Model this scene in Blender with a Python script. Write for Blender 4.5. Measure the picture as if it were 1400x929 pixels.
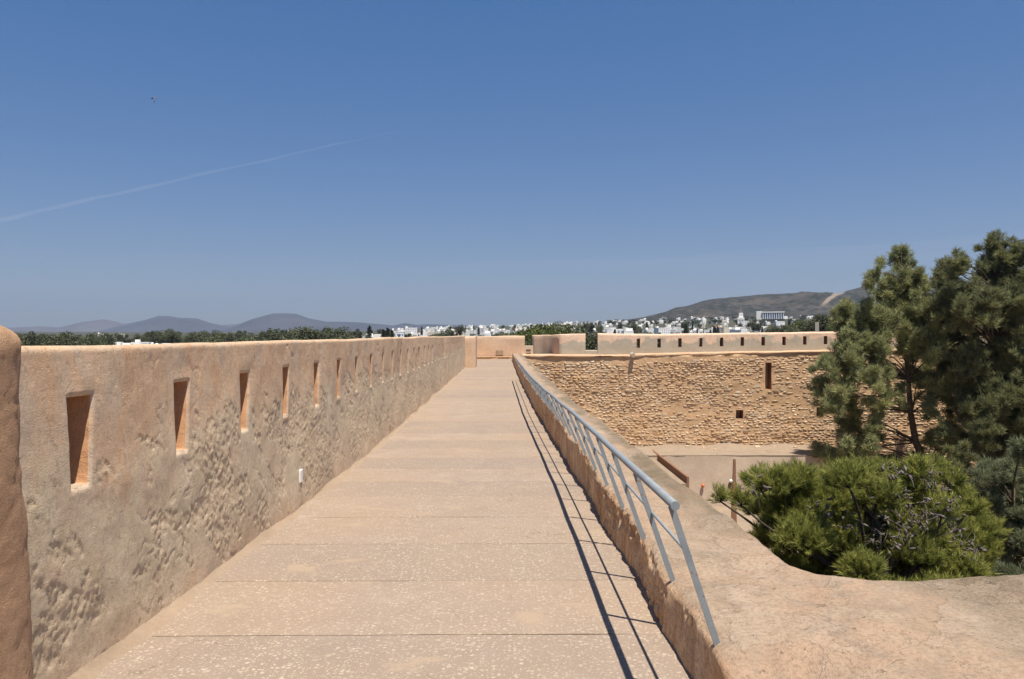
import bpy, math, random
import numpy as np
from mathutils import Vector, Matrix, Quaternion

random.seed(7)
rng = np.random.default_rng(7)
for o in list(bpy.data.objects):
    bpy.data.objects.remove(o)
scene = bpy.context.scene
C = scene.collection

# ------------------------------------------------------------------ camera, world, sun, exposure
F = 1100.0
YAW = math.atan(14 / F)
PIT = math.atan(6.5 / F)
EYE = 1.65
cd = bpy.data.cameras.new('camera'); cam = bpy.data.objects.new('camera', cd); C.objects.link(cam)
cd.sensor_width = 36.0; cd.lens = 36.0 * F / 1400.0
cd.clip_start = 0.05; cd.clip_end = 120000
cam.location = (0, 0, EYE)
cam.rotation_euler = (math.pi / 2 - PIT, 0, -YAW)
scene.camera = cam

SUN = Vector((0.15, -0.31, 1.0)).normalized()
SUN_EL = math.asin(SUN.z); SUN_ROT = math.atan2(SUN.x, SUN.y)
w = bpy.data.worlds.new('World'); scene.world = w; w.use_nodes = True
wn = w.node_tree.nodes; wl = w.node_tree.links
bg = wn['Background']
sky = wn.new('ShaderNodeTexSky'); sky.sky_type = 'NISHITA'; sky.sun_disc = False
sky.sun_elevation = SUN_EL; sky.sun_rotation = SUN_ROT
sky.altitude = 0; sky.air_density = 1.0; sky.dust_density = 0.3; sky.ozone_density = 3.0
hs = wn.new('ShaderNodeHueSaturation'); hs.inputs['Saturation'].default_value = 1.42; hs.inputs['Hue'].default_value = 0.512; hs.inputs['Value'].default_value = 0.95
wl.new(sky.outputs[0], hs.inputs['Color']); 
gm_ = wn.new('ShaderNodeGamma'); gm_.inputs['Gamma'].default_value = 0.60; wl.new(hs.outputs[0], gm_.inputs[0])
tn_ = wn.new('ShaderNodeMix'); tn_.data_type = 'RGBA'; tn_.blend_type = 'MULTIPLY'; tn_.inputs[0].default_value = 1.0
tn_.inputs[7].default_value = (0.84, 0.95, 1.17, 1); wl.new(gm_.outputs[0], tn_.inputs[6])
wl.new(tn_.outputs[2], bg.inputs[0]); bg.inputs[1].default_value = 0.086
sl = bpy.data.lights.new('sun', 'SUN'); sl.energy = 4.6; sl.angle = math.radians(0.53); sl.color = (1.0, 0.925, 0.81)
so = bpy.data.objects.new('sun', sl); C.objects.link(so)
so.rotation_euler = (-SUN).to_track_quat('-Z', 'Y').to_euler(); so.location = (5, -8, 40)
scene.view_settings.view_transform = 'Standard'; scene.view_settings.look = 'None'
scene.view_settings.exposure = 0.8; scene.view_settings.gamma = 1.0
scene.view_settings.use_curve_mapping = False
scene.render.engine = 'CYCLES'

# ------------------------------------------------------------------ pixel -> direction helpers (1400 x 929 photo)
_r = np.array((math.cos(YAW), -math.sin(YAW), 0))
_f = np.array((math.sin(YAW) * math.cos(PIT), math.cos(YAW) * math.cos(PIT), -math.sin(PIT)))
_u = np.cross(_r, _f)
def ray(px, py):
    d = _f + _r * ((px - 700) / F) + _u * (-(py - 464.5) / F)
    return d / d[1]
def at(px, py, Y):
    d = ray(px, py) * Y
    return np.array((d[0], Y, EYE + d[2]))
def lerp(x, xs, ys): return np.interp(x, xs, ys)
def sstep(a, b, x):
    t = np.clip((x - a) / (b - a), 0, 1)
    return t * t * (3 - 2 * t)

# ------------------------------------------------------------------ numpy noise
def _hash(ix, iy, iz, seed):
    h = (ix * 374761393 + iy * 668265263 + iz * 2147483647 * 31 + seed * 974711 ) & 0xFFFFFFFF
    h = ((h ^ (h >> 13)) * 1274126177) & 0xFFFFFFFF
    h = ((h ^ (h >> 15)) * 2246822519) & 0xFFFFFFFF
    h = h ^ (h >> 16)
    return (h & 0xFFFFFF) / float(0xFFFFFF)
def vnoise(x, y, z=0.0, seed=0):
    x, y, z = np.broadcast_arrays(np.asarray(x, float), np.asarray(y, float), np.asarray(z, float))
    fx, fy, fz = np.floor(x), np.floor(y), np.floor(z)
    ix, iy, iz = fx.astype(np.int64), fy.astype(np.int64), fz.astype(np.int64)
    tx, ty, tz_ = x - fx, y - fy, z - fz
    tx = tx * tx * (3 - 2 * tx); ty = ty * ty * (3 - 2 * ty); tz_ = tz_ * tz_ * (3 - 2 * tz_)
    r = 0
    for dx in (0, 1):
        for dy in (0, 1):
            for dz in (0, 1):
                wgt = (tx if dx else 1 - tx) * (ty if dy else 1 - ty) * (tz_ if dz else 1 - tz_)
                r = r + wgt * _hash(ix + dx, iy + dy, iz + dz, seed)
    return r * 2 - 1
def fbm(x, y, z=0.0, oct=4, seed=0, gain=0.5):
    a, s, r = 1.0, 1.0, 0
    for k in range(oct):
        r = r + a * vnoise(np.asarray(x) * s, np.asarray(y) * s, np.asarray(z) * s, seed + k * 17)
        a *= gain; s *= 2.03
    return r

# ------------------------------------------------------------------ object helpers
def props(o, label=None, cat=None, group=None, kind=None):
    if label: o['label'] = label
    if cat: o['category'] = cat
    if group: o['group'] = group
    if kind: o['kind'] = kind
    return o
def link(o, parent=None):
    C.objects.link(o)
    if parent is not None: o.parent = parent
    return o
def mkmesh(name, V, Fc, mat, smooth=True, attrs=None):
    me = bpy.data.meshes.new(name)
    V = np.asarray(V, float)
    if isinstance(Fc, np.ndarray) and Fc.ndim == 2:
        n = Fc.shape[1]
        me.vertices.add(len(V)); me.vertices.foreach_set('co', V.ravel())
        me.loops.add(Fc.size); me.loops.foreach_set('vertex_index', Fc.ravel().astype(np.int32))
        me.polygons.add(len(Fc))
        me.polygons.foreach_set('loop_start', np.arange(0, Fc.size, n, dtype=np.int32))
        try: me.polygons.foreach_set('loop_total', np.full(len(Fc), n, dtype=np.int32))
        except Exception: pass
        me.update(calc_edges=True)
    else:
        me.from_pydata([tuple(v) for v in V], [], [tuple(f) for f in Fc])
    if attrs:
        for k, a in attrs.items():
            at_ = me.attributes.new(k, 'FLOAT', 'POINT'); at_.data.foreach_set('value', np.asarray(a, np.float32))
    if smooth and len(me.polygons):
        me.polygons.foreach_set('use_smooth', np.ones(len(me.polygons), bool))
    me.materials.append(mat)
    me.validate(); me.update()
    return me
def obj(name, V, Fc, mat, parent=None, smooth=True, attrs=None, origin=None):
    """one mesh object; V in world space (or the parent's space); origin moves the object's own origin"""
    V = np.asarray(V, float)
    if origin is not None: V = V - np.asarray(origin)
    o = bpy.data.objects.new(name, mkmesh(name, V, Fc, mat, smooth, attrs))
    if origin is not None: o.location = origin
    return link(o, parent)
def empty(name, loc, rz=0.0):
    o = bpy.data.objects.new(name, None); o.empty_display_size = 0.3
    o.location = loc; o.rotation_euler = (0, 0, rz)
    return link(o)
def copy_tree(o, parent=None):
    c = o.copy(); C.objects.link(c)
    if parent is not None: c.parent = parent
    for ch in o.children: copy_tree(ch, c)
    return c

class MB:
    """collects shapes for one mesh"""
    def __init__(s): s.V = []; s.F = []; s.n = 0
    def add(s, V, Fc):
        V = np.asarray(V, float).reshape(-1, 3)
        s.V.append(V); s.F += [tuple(int(i) + s.n for i in f) for f in Fc]; s.n += len(V)
    def box(s, x0, x1, y0, y1, z0, z1):
        V = [(x, y, z) for z in (z0, z1) for y in (y0, y1) for x in (x0, x1)]
        s.add(V, [(0, 2, 3, 1), (4, 5, 7, 6), (0, 1, 5, 4), (2, 6, 7, 3), (0, 4, 6, 2), (1, 3, 7, 5)])
    def cbox(s, x0, x1, y0, y1, z0, z1, b=0.01):
        """box with chamfered edges"""
        pts = []; cx, cy, cz = (x0 + x1) / 2, (y0 + y1) / 2, (z0 + z1) / 2
        hx, hy, hz = (x1 - x0) / 2, (y1 - y0) / 2, (z1 - z0) / 2
        idx = {}
        for sx in (-1, 1):
            for sy in (-1, 1):
                for sz in (-1, 1):
                    for a in range(3):
                        q = [sx * (hx - b), sy * (hy - b), sz * (hz - b)]
                        q[a] += (sx, sy, sz)[a] * b
                        idx[(sx, sy, sz, a)] = len(pts); pts.append((cx + q[0], cy + q[1], cz + q[2]))
        fs = []
        for a in range(3):
            o1, o2 = (a + 1) % 3, (a + 2) % 3
            for sg in (-1, 1):
                loop = []
                for (p, q) in ((-1, -1), (1, -1), (1, 1), (-1, 1)):
                    k = [0, 0, 0]; k[a] = sg; k[o1] = p; k[o2] = q
                    loop.append(idx[(*k, a)])
                fs.append(loop if sg > 0 else loop[::-1])
            for p in (-1, 1):
                for q in (-1, 1):
                    k0 = [0, 0, 0]; k0[o1] = p; k0[o2] = q; k0[a] = -1; k1 = list(k0); k1[a] = 1
                    fs.append([idx[(*k0, o1)], idx[(*k1, o1)], idx[(*k1, o2)], idx[(*k0, o2)]])
        for sx in (-1, 1):
            for sy in (-1, 1):
                for sz in (-1, 1):
                    fs.append([idx[(sx, sy, sz, a)] for a in range(3)])
        s.add(pts, fs)
    def tube(s, path, rad, n=8, cap=True):
        P = [Vector(p) for p in path]
        if not hasattr(rad, '__len__'): rad = [rad] * len(P)
        V = []; prev = None
        for i, p in enumerate(P):
            t = (P[min(i + 1, len(P) - 1)] - P[max(i - 1, 0)])
            if t.length < 1e-9: t = Vector((0, 0, 1))
            t.normalize()
            if prev is None:
                a = Vector((0, 0, 1)) if abs(t.z) < 0.9 else Vector((1, 0, 0))
                u = t.cross(a).normalized()
            else:
                u = (prev - t * prev.dot(t)).normalized()
            prev = u; v = t.cross(u)
            for k in range(n):
                an = 2 * math.pi * k / n
                V.append(p + (u * math.cos(an) + v * math.sin(an)) * rad[i])
        Fc = []
        for i in range(len(P) - 1):
            for k in range(n):
                k2 = (k + 1) % n
                Fc.append((i * n + k, i * n + k2, (i + 1) * n + k2, (i + 1) * n + k))
        if cap:
            Fc.append(tuple(range(n))[::-1]); Fc.append(tuple((len(P) - 1) * n + k for k in range(n)))
        s.add([tuple(v) for v in V], Fc)
    def lathe(s, prof, n=16, c=(0, 0, 0)):
        V = []; Fc = []
        for (r, z) in prof:
            for k in range(n):
                a = 2 * math.pi * k / n
                V.append((c[0] + r * math.cos(a), c[1] + r * math.sin(a), c[2] + z))
        for i in range(len(prof) - 1):
            for k in range(n):
                k2 = (k + 1) % n
                Fc.append((i * n + k, i * n + k2, (i + 1) * n + k2, (i + 1) * n + k))
        s.add(V, Fc)
    def grid(s, G):
        """G: (a, b, 3) array of points"""
        a, b = G.shape[:2]
        i = np.arange(a * b).reshape(a, b)
        q = np.stack([i[:-1, :-1], i[1:, :-1], i[1:, 1:], i[:-1, 1:]], -1).reshape(-1, 4)
        s.add(G.reshape(-1, 3), q)
    def build(s, name, mat, parent=None, smooth=False, origin=None):
        return obj(name, np.concatenate(s.V), s.F, mat, parent, smooth, None, origin)

# ------------------------------------------------------------------ materials
class NT:
    def __init__(s, name):
        s.m = bpy.data.materials.new(name); s.m.use_nodes = True
        s.t = s.m.node_tree; s.b = s.t.nodes['Principled BSDF']; s.out = s.t.nodes['Material Output']
        s.b.inputs['Roughness'].default_value = 0.9
        s.b.inputs['Specular IOR Level'].default_value = 0.25
    def n(s, t, **kw):
        x = s.t.nodes.new(t)
        for k, v in kw.items(): setattr(x, k, v)
        return x
    def L(s, a, b): s.t.links.new(a, b)
    def pos(s, scale=(1, 1, 1), rot=(0, 0, 0)):
        g = s.n('ShaderNodeNewGeometry'); mp = s.n('ShaderNodeMapping')
        mp.inputs['Scale'].default_value = scale; mp.inputs['Rotation'].default_value = rot
        s.L(g.outputs['Position'], mp.inputs[0]); return mp.outputs[0]
    def objc(s, scale=(1, 1, 1)):
        g = s.n('ShaderNodeTexCoord'); mp = s.n('ShaderNodeMapping'); mp.inputs['Scale'].default_value = scale
        s.L(g.outputs['Object'], mp.inputs[0]); return mp.outputs[0]
    def noise(s, v, scale, detail=5, rough=0.55, dist=0.0):
        x = s.n('ShaderNodeTexNoise'); x.inputs['Scale'].default_value = scale; x.inputs['Detail'].default_value = detail
        x.inputs['Roughness'].default_value = rough; x.inputs['Distortion'].default_value = dist
        s.L(v, x.inputs['Vector']); return x.outputs['Fac']
    def ramp(s, f, stops):
        x = s.n('ShaderNodeValToRGB'); e = x.color_ramp.elements
        while len(e) < len(stops): e.new(0.5)
        for i, (p, c) in enumerate(stops):
            e[i].position = p
            e[i].color = (c, c, c, 1) if not hasattr(c, '__len__') else (*c, 1)
        s.L(f, x.inputs[0]); return x.outputs[0]
    def mix(s, fac, a, b, mode='MIX'):
        x = s.n('ShaderNodeMix'); x.data_type = 'RGBA'; x.blend_type = mode
        for sock, val in ((x.inputs[0], fac), (x.inputs[6], a), (x.inputs[7], b)):
            if isinstance(val, bpy.types.NodeSocket): s.L(val, sock)
            elif hasattr(val, '__len__'): sock.default_value = (*val, 1)
            else: sock.default_value = val
        return x.outputs[2]
    def math(s, op, a, b=None):
        x = s.n('ShaderNodeMath', operation=op)
        for sock, val in ((x.inputs[0], a), (x.inputs[1], b)):
            if val is None: continue
            if isinstance(val, bpy.types.NodeSocket): s.L(val, sock)
            else: sock.default_value = val
        return x.outputs[0]
    def attr(s, name):
        x = s.n('ShaderNodeAttribute'); x.attribute_name = name; return x.outputs['Fac']
    def color(s, c):
        if isinstance(c, bpy.types.NodeSocket): s.L(c, s.b.inputs['Base Color'])
        else: s.b.inputs['Base Color'].default_value = (*c, 1)
    def bump(s, h, strength=0.5, dist=0.01, prev=None):
        x = s.n('ShaderNodeBump'); x.inputs['Strength'].default_value = strength; x.inputs['Distance'].default_value = dist
        s.L(h, x.inputs['Height'])
        if prev is not None: s.L(prev, x.inputs['Normal'])
        s.L(x.outputs[0], s.b.inputs['Normal']); return x.outputs[0]

def plain(name, c, rough=0.8, metal=0.0, var=0.15, scale=6.0, bump=0.0):
    m = NT(name); v = m.pos(); n = m.noise(v, scale)
    m.color(m.mix(m.ramp(n, [(0.3, 0.0), (0.7, 1.0)]), tuple(x * (1 - var) for x in c), tuple(min(1, x * (1 + var)) for x in c)))
    m.b.inputs['Roughness'].default_value = rough; m.b.inputs['Metallic'].default_value = metal
    if bump: m.bump(m.noise(v, scale * 6), 0.5, bump)
    return m.m

ORANGE = (0.74, 0.50, 0.32); ORANGE2 = (0.66, 0.41, 0.245); GREY = (0.345, 0.285, 0.205); TAN = (0.50, 0.37, 0.25); PALE = (0.62, 0.49, 0.37)

def plaster_weathered():
    """left rampart: orange lime plaster, grey lichen on the lower half, worn patches, pale wash under the slits"""
    m = NT('weathered_plaster'); v = m.pos()
    big = m.noise(v, 1.3, 6, 0.6, 0.6); mid = m.noise(v, 4.2, 6, 0.65, 0.4); fine = m.noise(v, 38, 5, 0.7)
    streak = m.noise(m.pos((3.5, 3.5, 0.7), (0.35, 0, 0)), 2.2, 5, 0.6)
    base = m.mix(m.ramp(mid, [(0.35, 0), (0.68, 1)]), ORANGE2, ORANGE)
    base = m.mix(m.ramp(streak, [(0.45, 0), (0.75, 0.75)]), base, PALE)
    blot = m.noise(m.pos((1, 1, 0.8)), 2.1, 8, 0.68, 0.9)
    base = m.mix(m.ramp(blot, [(0.47, 0), (0.60, 0.85)]), base, (0.60, 0.475, 0.355))
    blot2 = m.noise(m.pos((1, 1, 0.6)), 3.3, 7, 0.7, 0.5)
    base = m.mix(m.ramp(blot2, [(0.54, 0), (0.66, 0.7)]), base, (0.58, 0.34, 0.19))
    z = m.n('ShaderNodeSeparateXYZ'); m.L(m.pos(), z.inputs[0])
    hz = m.math('ADD', m.math('MULTIPLY', z.outputs[2], -0.95), m.math('MULTIPLY', big, 1.5))
    hz = m.math('ADD', hz, m.math('MULTIPLY', mid, 0.5))
    gm = m.ramp(m.math('ADD', hz, 0.52), [(0.42, 0.12), (0.72, 1.0)])
    low = m.ramp(m.math('ADD', z.outputs[2], m.math('MULTIPLY', big, 0.5)), [(0.25, 1.0), (0.52, 0.0)])
    gm = m.math('MULTIPLY', gm, m.math('SUBTRACT', 1.0, m.math('MULTIPLY', low, 0.55)))
    grey = m.mix(m.ramp(mid, [(0.3, 0), (0.7, 1)]), (0.54, 0.43, 0.29), (0.72, 0.595, 0.425))
    col = m.mix(gm, base, m.mix(m.ramp(blot, [(0.5, 0), (0.66, 0.6)]), grey, (0.66, 0.47, 0.325)))
    er = m.attr('erode')
    flk = m.noise(m.pos((1, 1, 0.8), (0.6, 0, 0)), 7.5, 10, 0.74, 0.35)
    crisp = m.ramp(m.math('ADD', er, m.math('MULTIPLY', m.math('SUBTRACT', flk, 0.5), 2.4)), [(0.50, 0.0), (0.54, 1.0)])
    core = m.mix(m.ramp(m.noise(v, 26, 6, 0.75), [(0.35, 0), (0.65, 1)]), (0.55, 0.40, 0.25), (0.82, 0.665, 0.475))
    col = m.mix(m.math('MULTIPLY', crisp, 0.72), col, core)
    col = m.mix(m.math('MULTIPLY', m.attr('wash'), 0.6), col, (0.62, 0.49, 0.38))
    col = m.mix(m.ramp(fine, [(0.35, 0.4), (0.6, 0.0)]), col, (0.34, 0.25, 0.17))
    m.color(col)
    h = m.math('ADD', m.math('MULTIPLY', fine, 0.2), m.math('MULTIPLY', m.noise(v, 150, 3, 0.75), 0.5))
    h = m.math('ADD', h, m.math('MULTIPLY', m.noise(m.pos((1, 1, 4)), 11, 4, 0.6), 0.22))
    # fine crumbled relief where the skin is worn, scattered chips and hair cracks elsewhere
    sl_ = m.pos((1, 1, 1), (0.5, 0, 0))
    rub = m.math('ABSOLUTE', m.math('SUBTRACT', m.noise(sl_, 22, 9, 0.7, 0.2), 0.5))
    chips = m.ramp(m.noise(v, 9, 7, 0.68, 0.8), [(0.56, 0.0), (0.60, 1.0)])
    ck = m.math('ABSOLUTE', m.math('SUBTRACT', m.noise(v, 3.1, 7, 0.6, 1.2), 0.5))
    ck = m.ramp(ck, [(0.0, 1.0), (0.018, 0.0)])
    h = m.math('ADD', h, m.math('MULTIPLY', rub, m.math('ADD', m.math('MULTIPLY', crisp, 2.0), 0.04)))
    h = m.math('SUBTRACT', h, m.math('MULTIPLY', chips, 0.25))
    h = m.math('SUBTRACT', h, m.math('MULTIPLY', crisp, 0.85))
    h = m.math('SUBTRACT', h, m.math('MULTIPLY', ck, 0.12))
    m.bump(h, 0.8, 0.014)
    return m.m

def plaster(name, c1, c2, c3, stain=0.4, bump=0.012, fs=30):
    m = NT(name); v = m.pos()
    big = m.noise(v, 0.9, 6, 0.6, 0.5); mid = m.noise(v, 3.6, 6, 0.65, 0.4); fine = m.noise(v, fs, 5, 0.7)
    col = m.mix(m.ramp(mid, [(0.32, 0), (0.7, 1)]), c1, c2)
    col = m.mix(m.math('MULTIPLY', m.ramp(big, [(0.45, 0), (0.65, 1)]), stain), col, c3)
    col = m.mix(m.ramp(fine, [(0.34, 0.3), (0.58, 0.0)]), col, tuple(x * 0.6 for x in c1))
    m.color(col)
    m.bump(m.math('ADD', fine, m.math('MULTIPLY', m.noise(v, fs * 4, 3, 0.7), 0.4)), 0.5, bump)
    return m.m

def parapet_mat():
    """right parapet: sunlit top of pinkish plaster with lichen, brown rain-stained inner face"""
    m = NT('parapet_plaster'); v = m.pos()
    big = m.noise(v, 1.5, 6, 0.62, 0.7); mid = m.noise(v, 5, 6, 0.65, 0.5); fine = m.noise(v, 45, 5, 0.7)
    col = m.mix(m.ramp(mid, [(0.3, 0), (0.72, 1)]), (0.254, 0.183, 0.123), (0.407, 0.313, 0.226))
    col = m.mix(m.ramp(big, [(0.44, 0), (0.60, 0.85)]), col, (0.385, 0.262, 0.178))
    sp = m.n('ShaderNodeSeparateXYZ'); m.L(v, sp.inputs[0])
    col = m.mix(m.math('MULTIPLY', m.attr('lichen'), m.ramp(mid, [(0.33, 0.4), (0.55, 1.0)])), col, (0.165, 0.128, 0.08))
    gb = m.noise(m.pos(), 2.7, 8, 0.7, 0.8)
    col = m.mix(m.ramp(gb, [(0.50, 0), (0.63, 0.75)]), col, (0.27, 0.215, 0.16))
    drip = m.noise(m.pos((1, 3.2, 0.8)), 2.6, 7, 0.7)
    face = m.mix(m.ramp(drip, [(0.35, 0), (0.62, 1)]), (0.44, 0.25, 0.13), (0.80, 0.58, 0.38))
    face = m.mix(m.ramp(big, [(0.45, 0), (0.62, 0.65)]), face, (0.46, 0.235, 0.105))
    col = m.mix(m.attr('face'), col, face)
    rep = m.ramp(m.noise(m.pos((1, 0.8, 1)), 1.7, 10, 0.66, 0.5), [(0.535, 0.0), (0.545, 1.0)])
    col = m.mix(m.math('MULTIPLY', rep, 0.28), col, (0.42, 0.335, 0.255))
    grit = m.ramp(m.noise(m.pos(), 60, 4, 0.8), [(0.46, 0), (0.56, 1)])
    col = m.mix(m.math('MULTIPLY', m.math('MULTIPLY', m.attr('lichen'), grit), 0.6), col, (0.10, 0.08, 0.055))
    cr = m.n('ShaderNodeTexVoronoi', feature='DISTANCE_TO_EDGE'); cr.inputs['Scale'].default_value = 0.8
    wv = m.n('ShaderNodeVectorMath', operation='ADD'); nz = m.n('ShaderNodeTexNoise'); nz.inputs['Scale'].default_value = 3.5
    m.L(v, nz.inputs['Vector']); m.L(v, wv.inputs[0]); m.L(nz.outputs['Color'], wv.inputs[1]); m.L(wv.outputs[0], cr.inputs['Vector'])
    ck = m.math('MULTIPLY', m.ramp(cr.outputs[0], [(0.0, 1.0), (0.007, 0.0)]), m.ramp(big, [(0.56, 0), (0.62, 0.6)]))
    col = m.mix(m.math('MULTIPLY', ck, 0.6), col, (0.20, 0.13, 0.085))
    col = m.mix(m.ramp(fine, [(0.36, 0.55), (0.54, 0.0)]), col, (0.20, 0.135, 0.085))
    pits = m.noise(v, 17, 3, 0.5)
    col = m.mix(m.ramp(pits, [(0.70, 0), (0.73, 0.6)]), col, (0.19, 0.12, 0.08))
    m.color(col)
    h = m.math('ADD', m.math('MULTIPLY', fine, 0.6), m.math('MULTIPLY', m.noise(v, 160, 3, 0.7), 0.3))
    h = m.math('SUBTRACT', m.math('ADD', h, m.math('MULTIPLY', mid, 0.8)), m.math('MULTIPLY', ck, 0.7))
    trow = m.noise(m.pos((1, 0.35, 1), (0, 0, 0.5)), 16, 6, 0.65, 0.6)
    flake = m.ramp(m.noise(v, 2.6, 8, 0.66, 0.7), [(0.50, 0.0), (0.525, 1.0)])
    h = m.math('ADD', h, m.math('ADD', m.math('MULTIPLY', trow, 0.9), m.math('MULTIPLY', rep, 0.2)))
    h = m.math('SUBTRACT', h, m.math('MULTIPLY', m.ramp(pits, [(0.69, 0), (0.72, 1)]), 0.6))
    m.bump(h, 0.85, 0.018)
    return m.m

def slab_mat():
    """washed concrete with pale stone chips, sandy smears"""
    m = NT('washed_concrete'); v = m.pos()
    big = m.noise(v, 0.55, 6, 0.6, 0.5); mid = m.noise(v, 3.0, 6, 0.65, 0.3); fine = m.noise(v, 75, 4, 0.7)
    col = m.mix(m.ramp(mid, [(0.3, 0), (0.7, 1)]), (0.245, 0.188, 0.148), (0.325, 0.254, 0.197))
    col = m.mix(m.ramp(big, [(0.4, 0), (0.62, 0.8)]), col, (0.287, 0.211, 0.150))
    wv = m.n('ShaderNodeVectorMath', operation='ADD'); nz = m.n('ShaderNodeTexNoise'); nz.inputs['Scale'].default_value = 55
    sc = m.n('ShaderNodeVectorMath', operation='SCALE'); sc.inputs['Scale'].default_value = 0.022
    m.L(v, nz.inputs['Vector']); m.L(nz.outputs['Color'], sc.inputs[0]); m.L(v, wv.inputs[0]); m.L(sc.outputs[0], wv.inputs[1])
    chip = None
    dens = m.math('ADD', m.math('MULTIPLY', mid, 0.5), m.math('MULTIPLY', big, 0.5))
    for (s_, thr, rad) in ((36, 0.42, 0.42), (74, 0.36, 0.44)):
        vo = m.n('ShaderNodeTexVoronoi'); vo.inputs['Scale'].default_value = s_
        m.L(wv.outputs[0], vo.inputs['Vector'])
        sp = m.n('ShaderNodeSeparateColor'); m.L(vo.outputs['Color'], sp.inputs[0])
        rr = m.math('MULTIPLY', m.math('SUBTRACT', sp.outputs[0], thr), rad * 2.2)
        inside = m.math('LESS_THAN', vo.outputs['Distance'], m.math('MINIMUM', rr, rad))
        inside = m.math('MULTIPLY', inside, m.ramp(sp.outputs[1], [(0.0, 0.55), (1.0, 1.0)]))
        chip = inside if chip is None else m.math('MAXIMUM', chip, inside)
    oi = m.n('ShaderNodeObjectInfo')
    col = m.mix(m.math('MULTIPLY', oi.outputs['Random'], 0.75), col, (0.215, 0.172, 0.142))
    col = m.mix(m.ramp(m.noise(v, 0.23, 5, 0.6, 0.4), [(0.45, 0), (0.62, 0.45)]), col, (0.30, 0.222, 0.155))
    chipc = m.mix(mid, (0.392, 0.323, 0.238), (0.492, 0.417, 0.326))
    smear = m.ramp(m.noise(m.pos((1.0, 1.6, 1)), 1.05, 7, 0.66, 0.6), [(0.60, 0), (0.655, 1)])
    chip = m.math('MULTIPLY', chip, m.math('SUBTRACT', 1.0, m.math('MULTIPLY', smear, 0.6)))
    tread = m.ramp(m.noise(m.pos((1.6, 0.35, 1)), 1.3, 6, 0.62, 0.4), [(0.40, 0.55), (0.60, 1.0)])
    chip = m.math('MULTIPLY', chip, tread)
    col = m.mix(chip, col, chipc)
    col = m.mix(m.math('MULTIPLY', smear, 0.7), col, (0.347, 0.264, 0.185))
    sp2 = m.n('ShaderNodeSeparateXYZ'); m.L(v, sp2.inputs[0])
    edge = m.ramp(m.math('ADD', m.math('MULTIPLY', sp2.outputs[0], -0.5), m.math('MULTIPLY', mid, 0.33)), [(1.03, 0.0), (1.20, 0.8)])
    ckv = m.n('ShaderNodeTexVoronoi', feature='DISTANCE_TO_EDGE'); ckv.inputs['Scale'].default_value = 0.55
    wz = m.n('ShaderNodeVectorMath', operation='ADD'); nz2 = m.n('ShaderNodeTexNoise'); nz2.inputs['Scale'].default_value = 2.3; nz2.inputs['Detail'].default_value = 8
    m.L(v, nz2.inputs['Vector']); m.L(v, wz.inputs[0]); m.L(nz2.outputs['Color'], wz.inputs[1]); m.L(wz.outputs[0], ckv.inputs['Vector'])
    hair = m.math('MULTIPLY', m.ramp(ckv.outputs[0], [(0.0, 1.0), (0.004, 0.0)]), m.ramp(big, [(0.50, 0), (0.56, 0.7)]))
    col = m.mix(hair, col, (0.12, 0.09, 0.065))
    col = m.mix(edge, col, (0.351, 0.260, 0.180))
    col = m.mix(m.ramp(fine, [(0.36, 0.35), (0.55, 0.0)]), col, (0.22, 0.165, 0.12))
    m.color(col)
    m.bump(m.math('ADD', m.math('MULTIPLY', fine, 0.5), m.math('MULTIPLY', chip, 0.5)), 0.4, 0.006)
    return m.m

def stone_mat():
    m = NT('rubble_stone'); v = m.pos()
    vo = m.n('ShaderNodeTexVoronoi'); vo.inputs['Scale'].default_value = 2.3; m.L(v, vo.inputs['Vector'])
    sp = m.n('ShaderNodeSeparateColor'); m.L(vo.outputs['Color'], sp.inputs[0])
    big = m.noise(m.pos((1, 1, 1.6)), 0.33, 4, 0.6); fine = m.noise(v, 14, 5, 0.7)
    a = m.mix(sp.outputs[0], (0.436, 0.277, 0.149), (0.594, 0.416, 0.257))
    b = m.mix(sp.outputs[1], (0.455, 0.327, 0.208), (0.653, 0.515, 0.356))
    col = m.mix(m.ramp(big, [(0.44, 0), (0.56, 1)]), a, b)
    col = m.mix(m.ramp(sp.outputs[2], [(0.72, 0), (0.78, 0.4)]), col, (0.66, 0.55, 0.42))
    col = m.mix(m.ramp(sp.outputs[2], [(0.14, 0.5), (0.20, 0.0)]), col, (0.33, 0.215, 0.13))
    streak = m.noise(m.pos((1, 1, 0.25)), 0.8, 5, 0.65); col = m.mix(m.ramp(streak, [(0.52, 0), (0.68, 0.55)]), col, (0.42, 0.33, 0.24))
    col = m.mix(m.ramp(fine, [(0.35, 0.5), (0.55, 0)]), col, (0.27, 0.17, 0.09))
    m.color(col); m.bump(fine, 0.6, 0.03)
    return m.m

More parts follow.
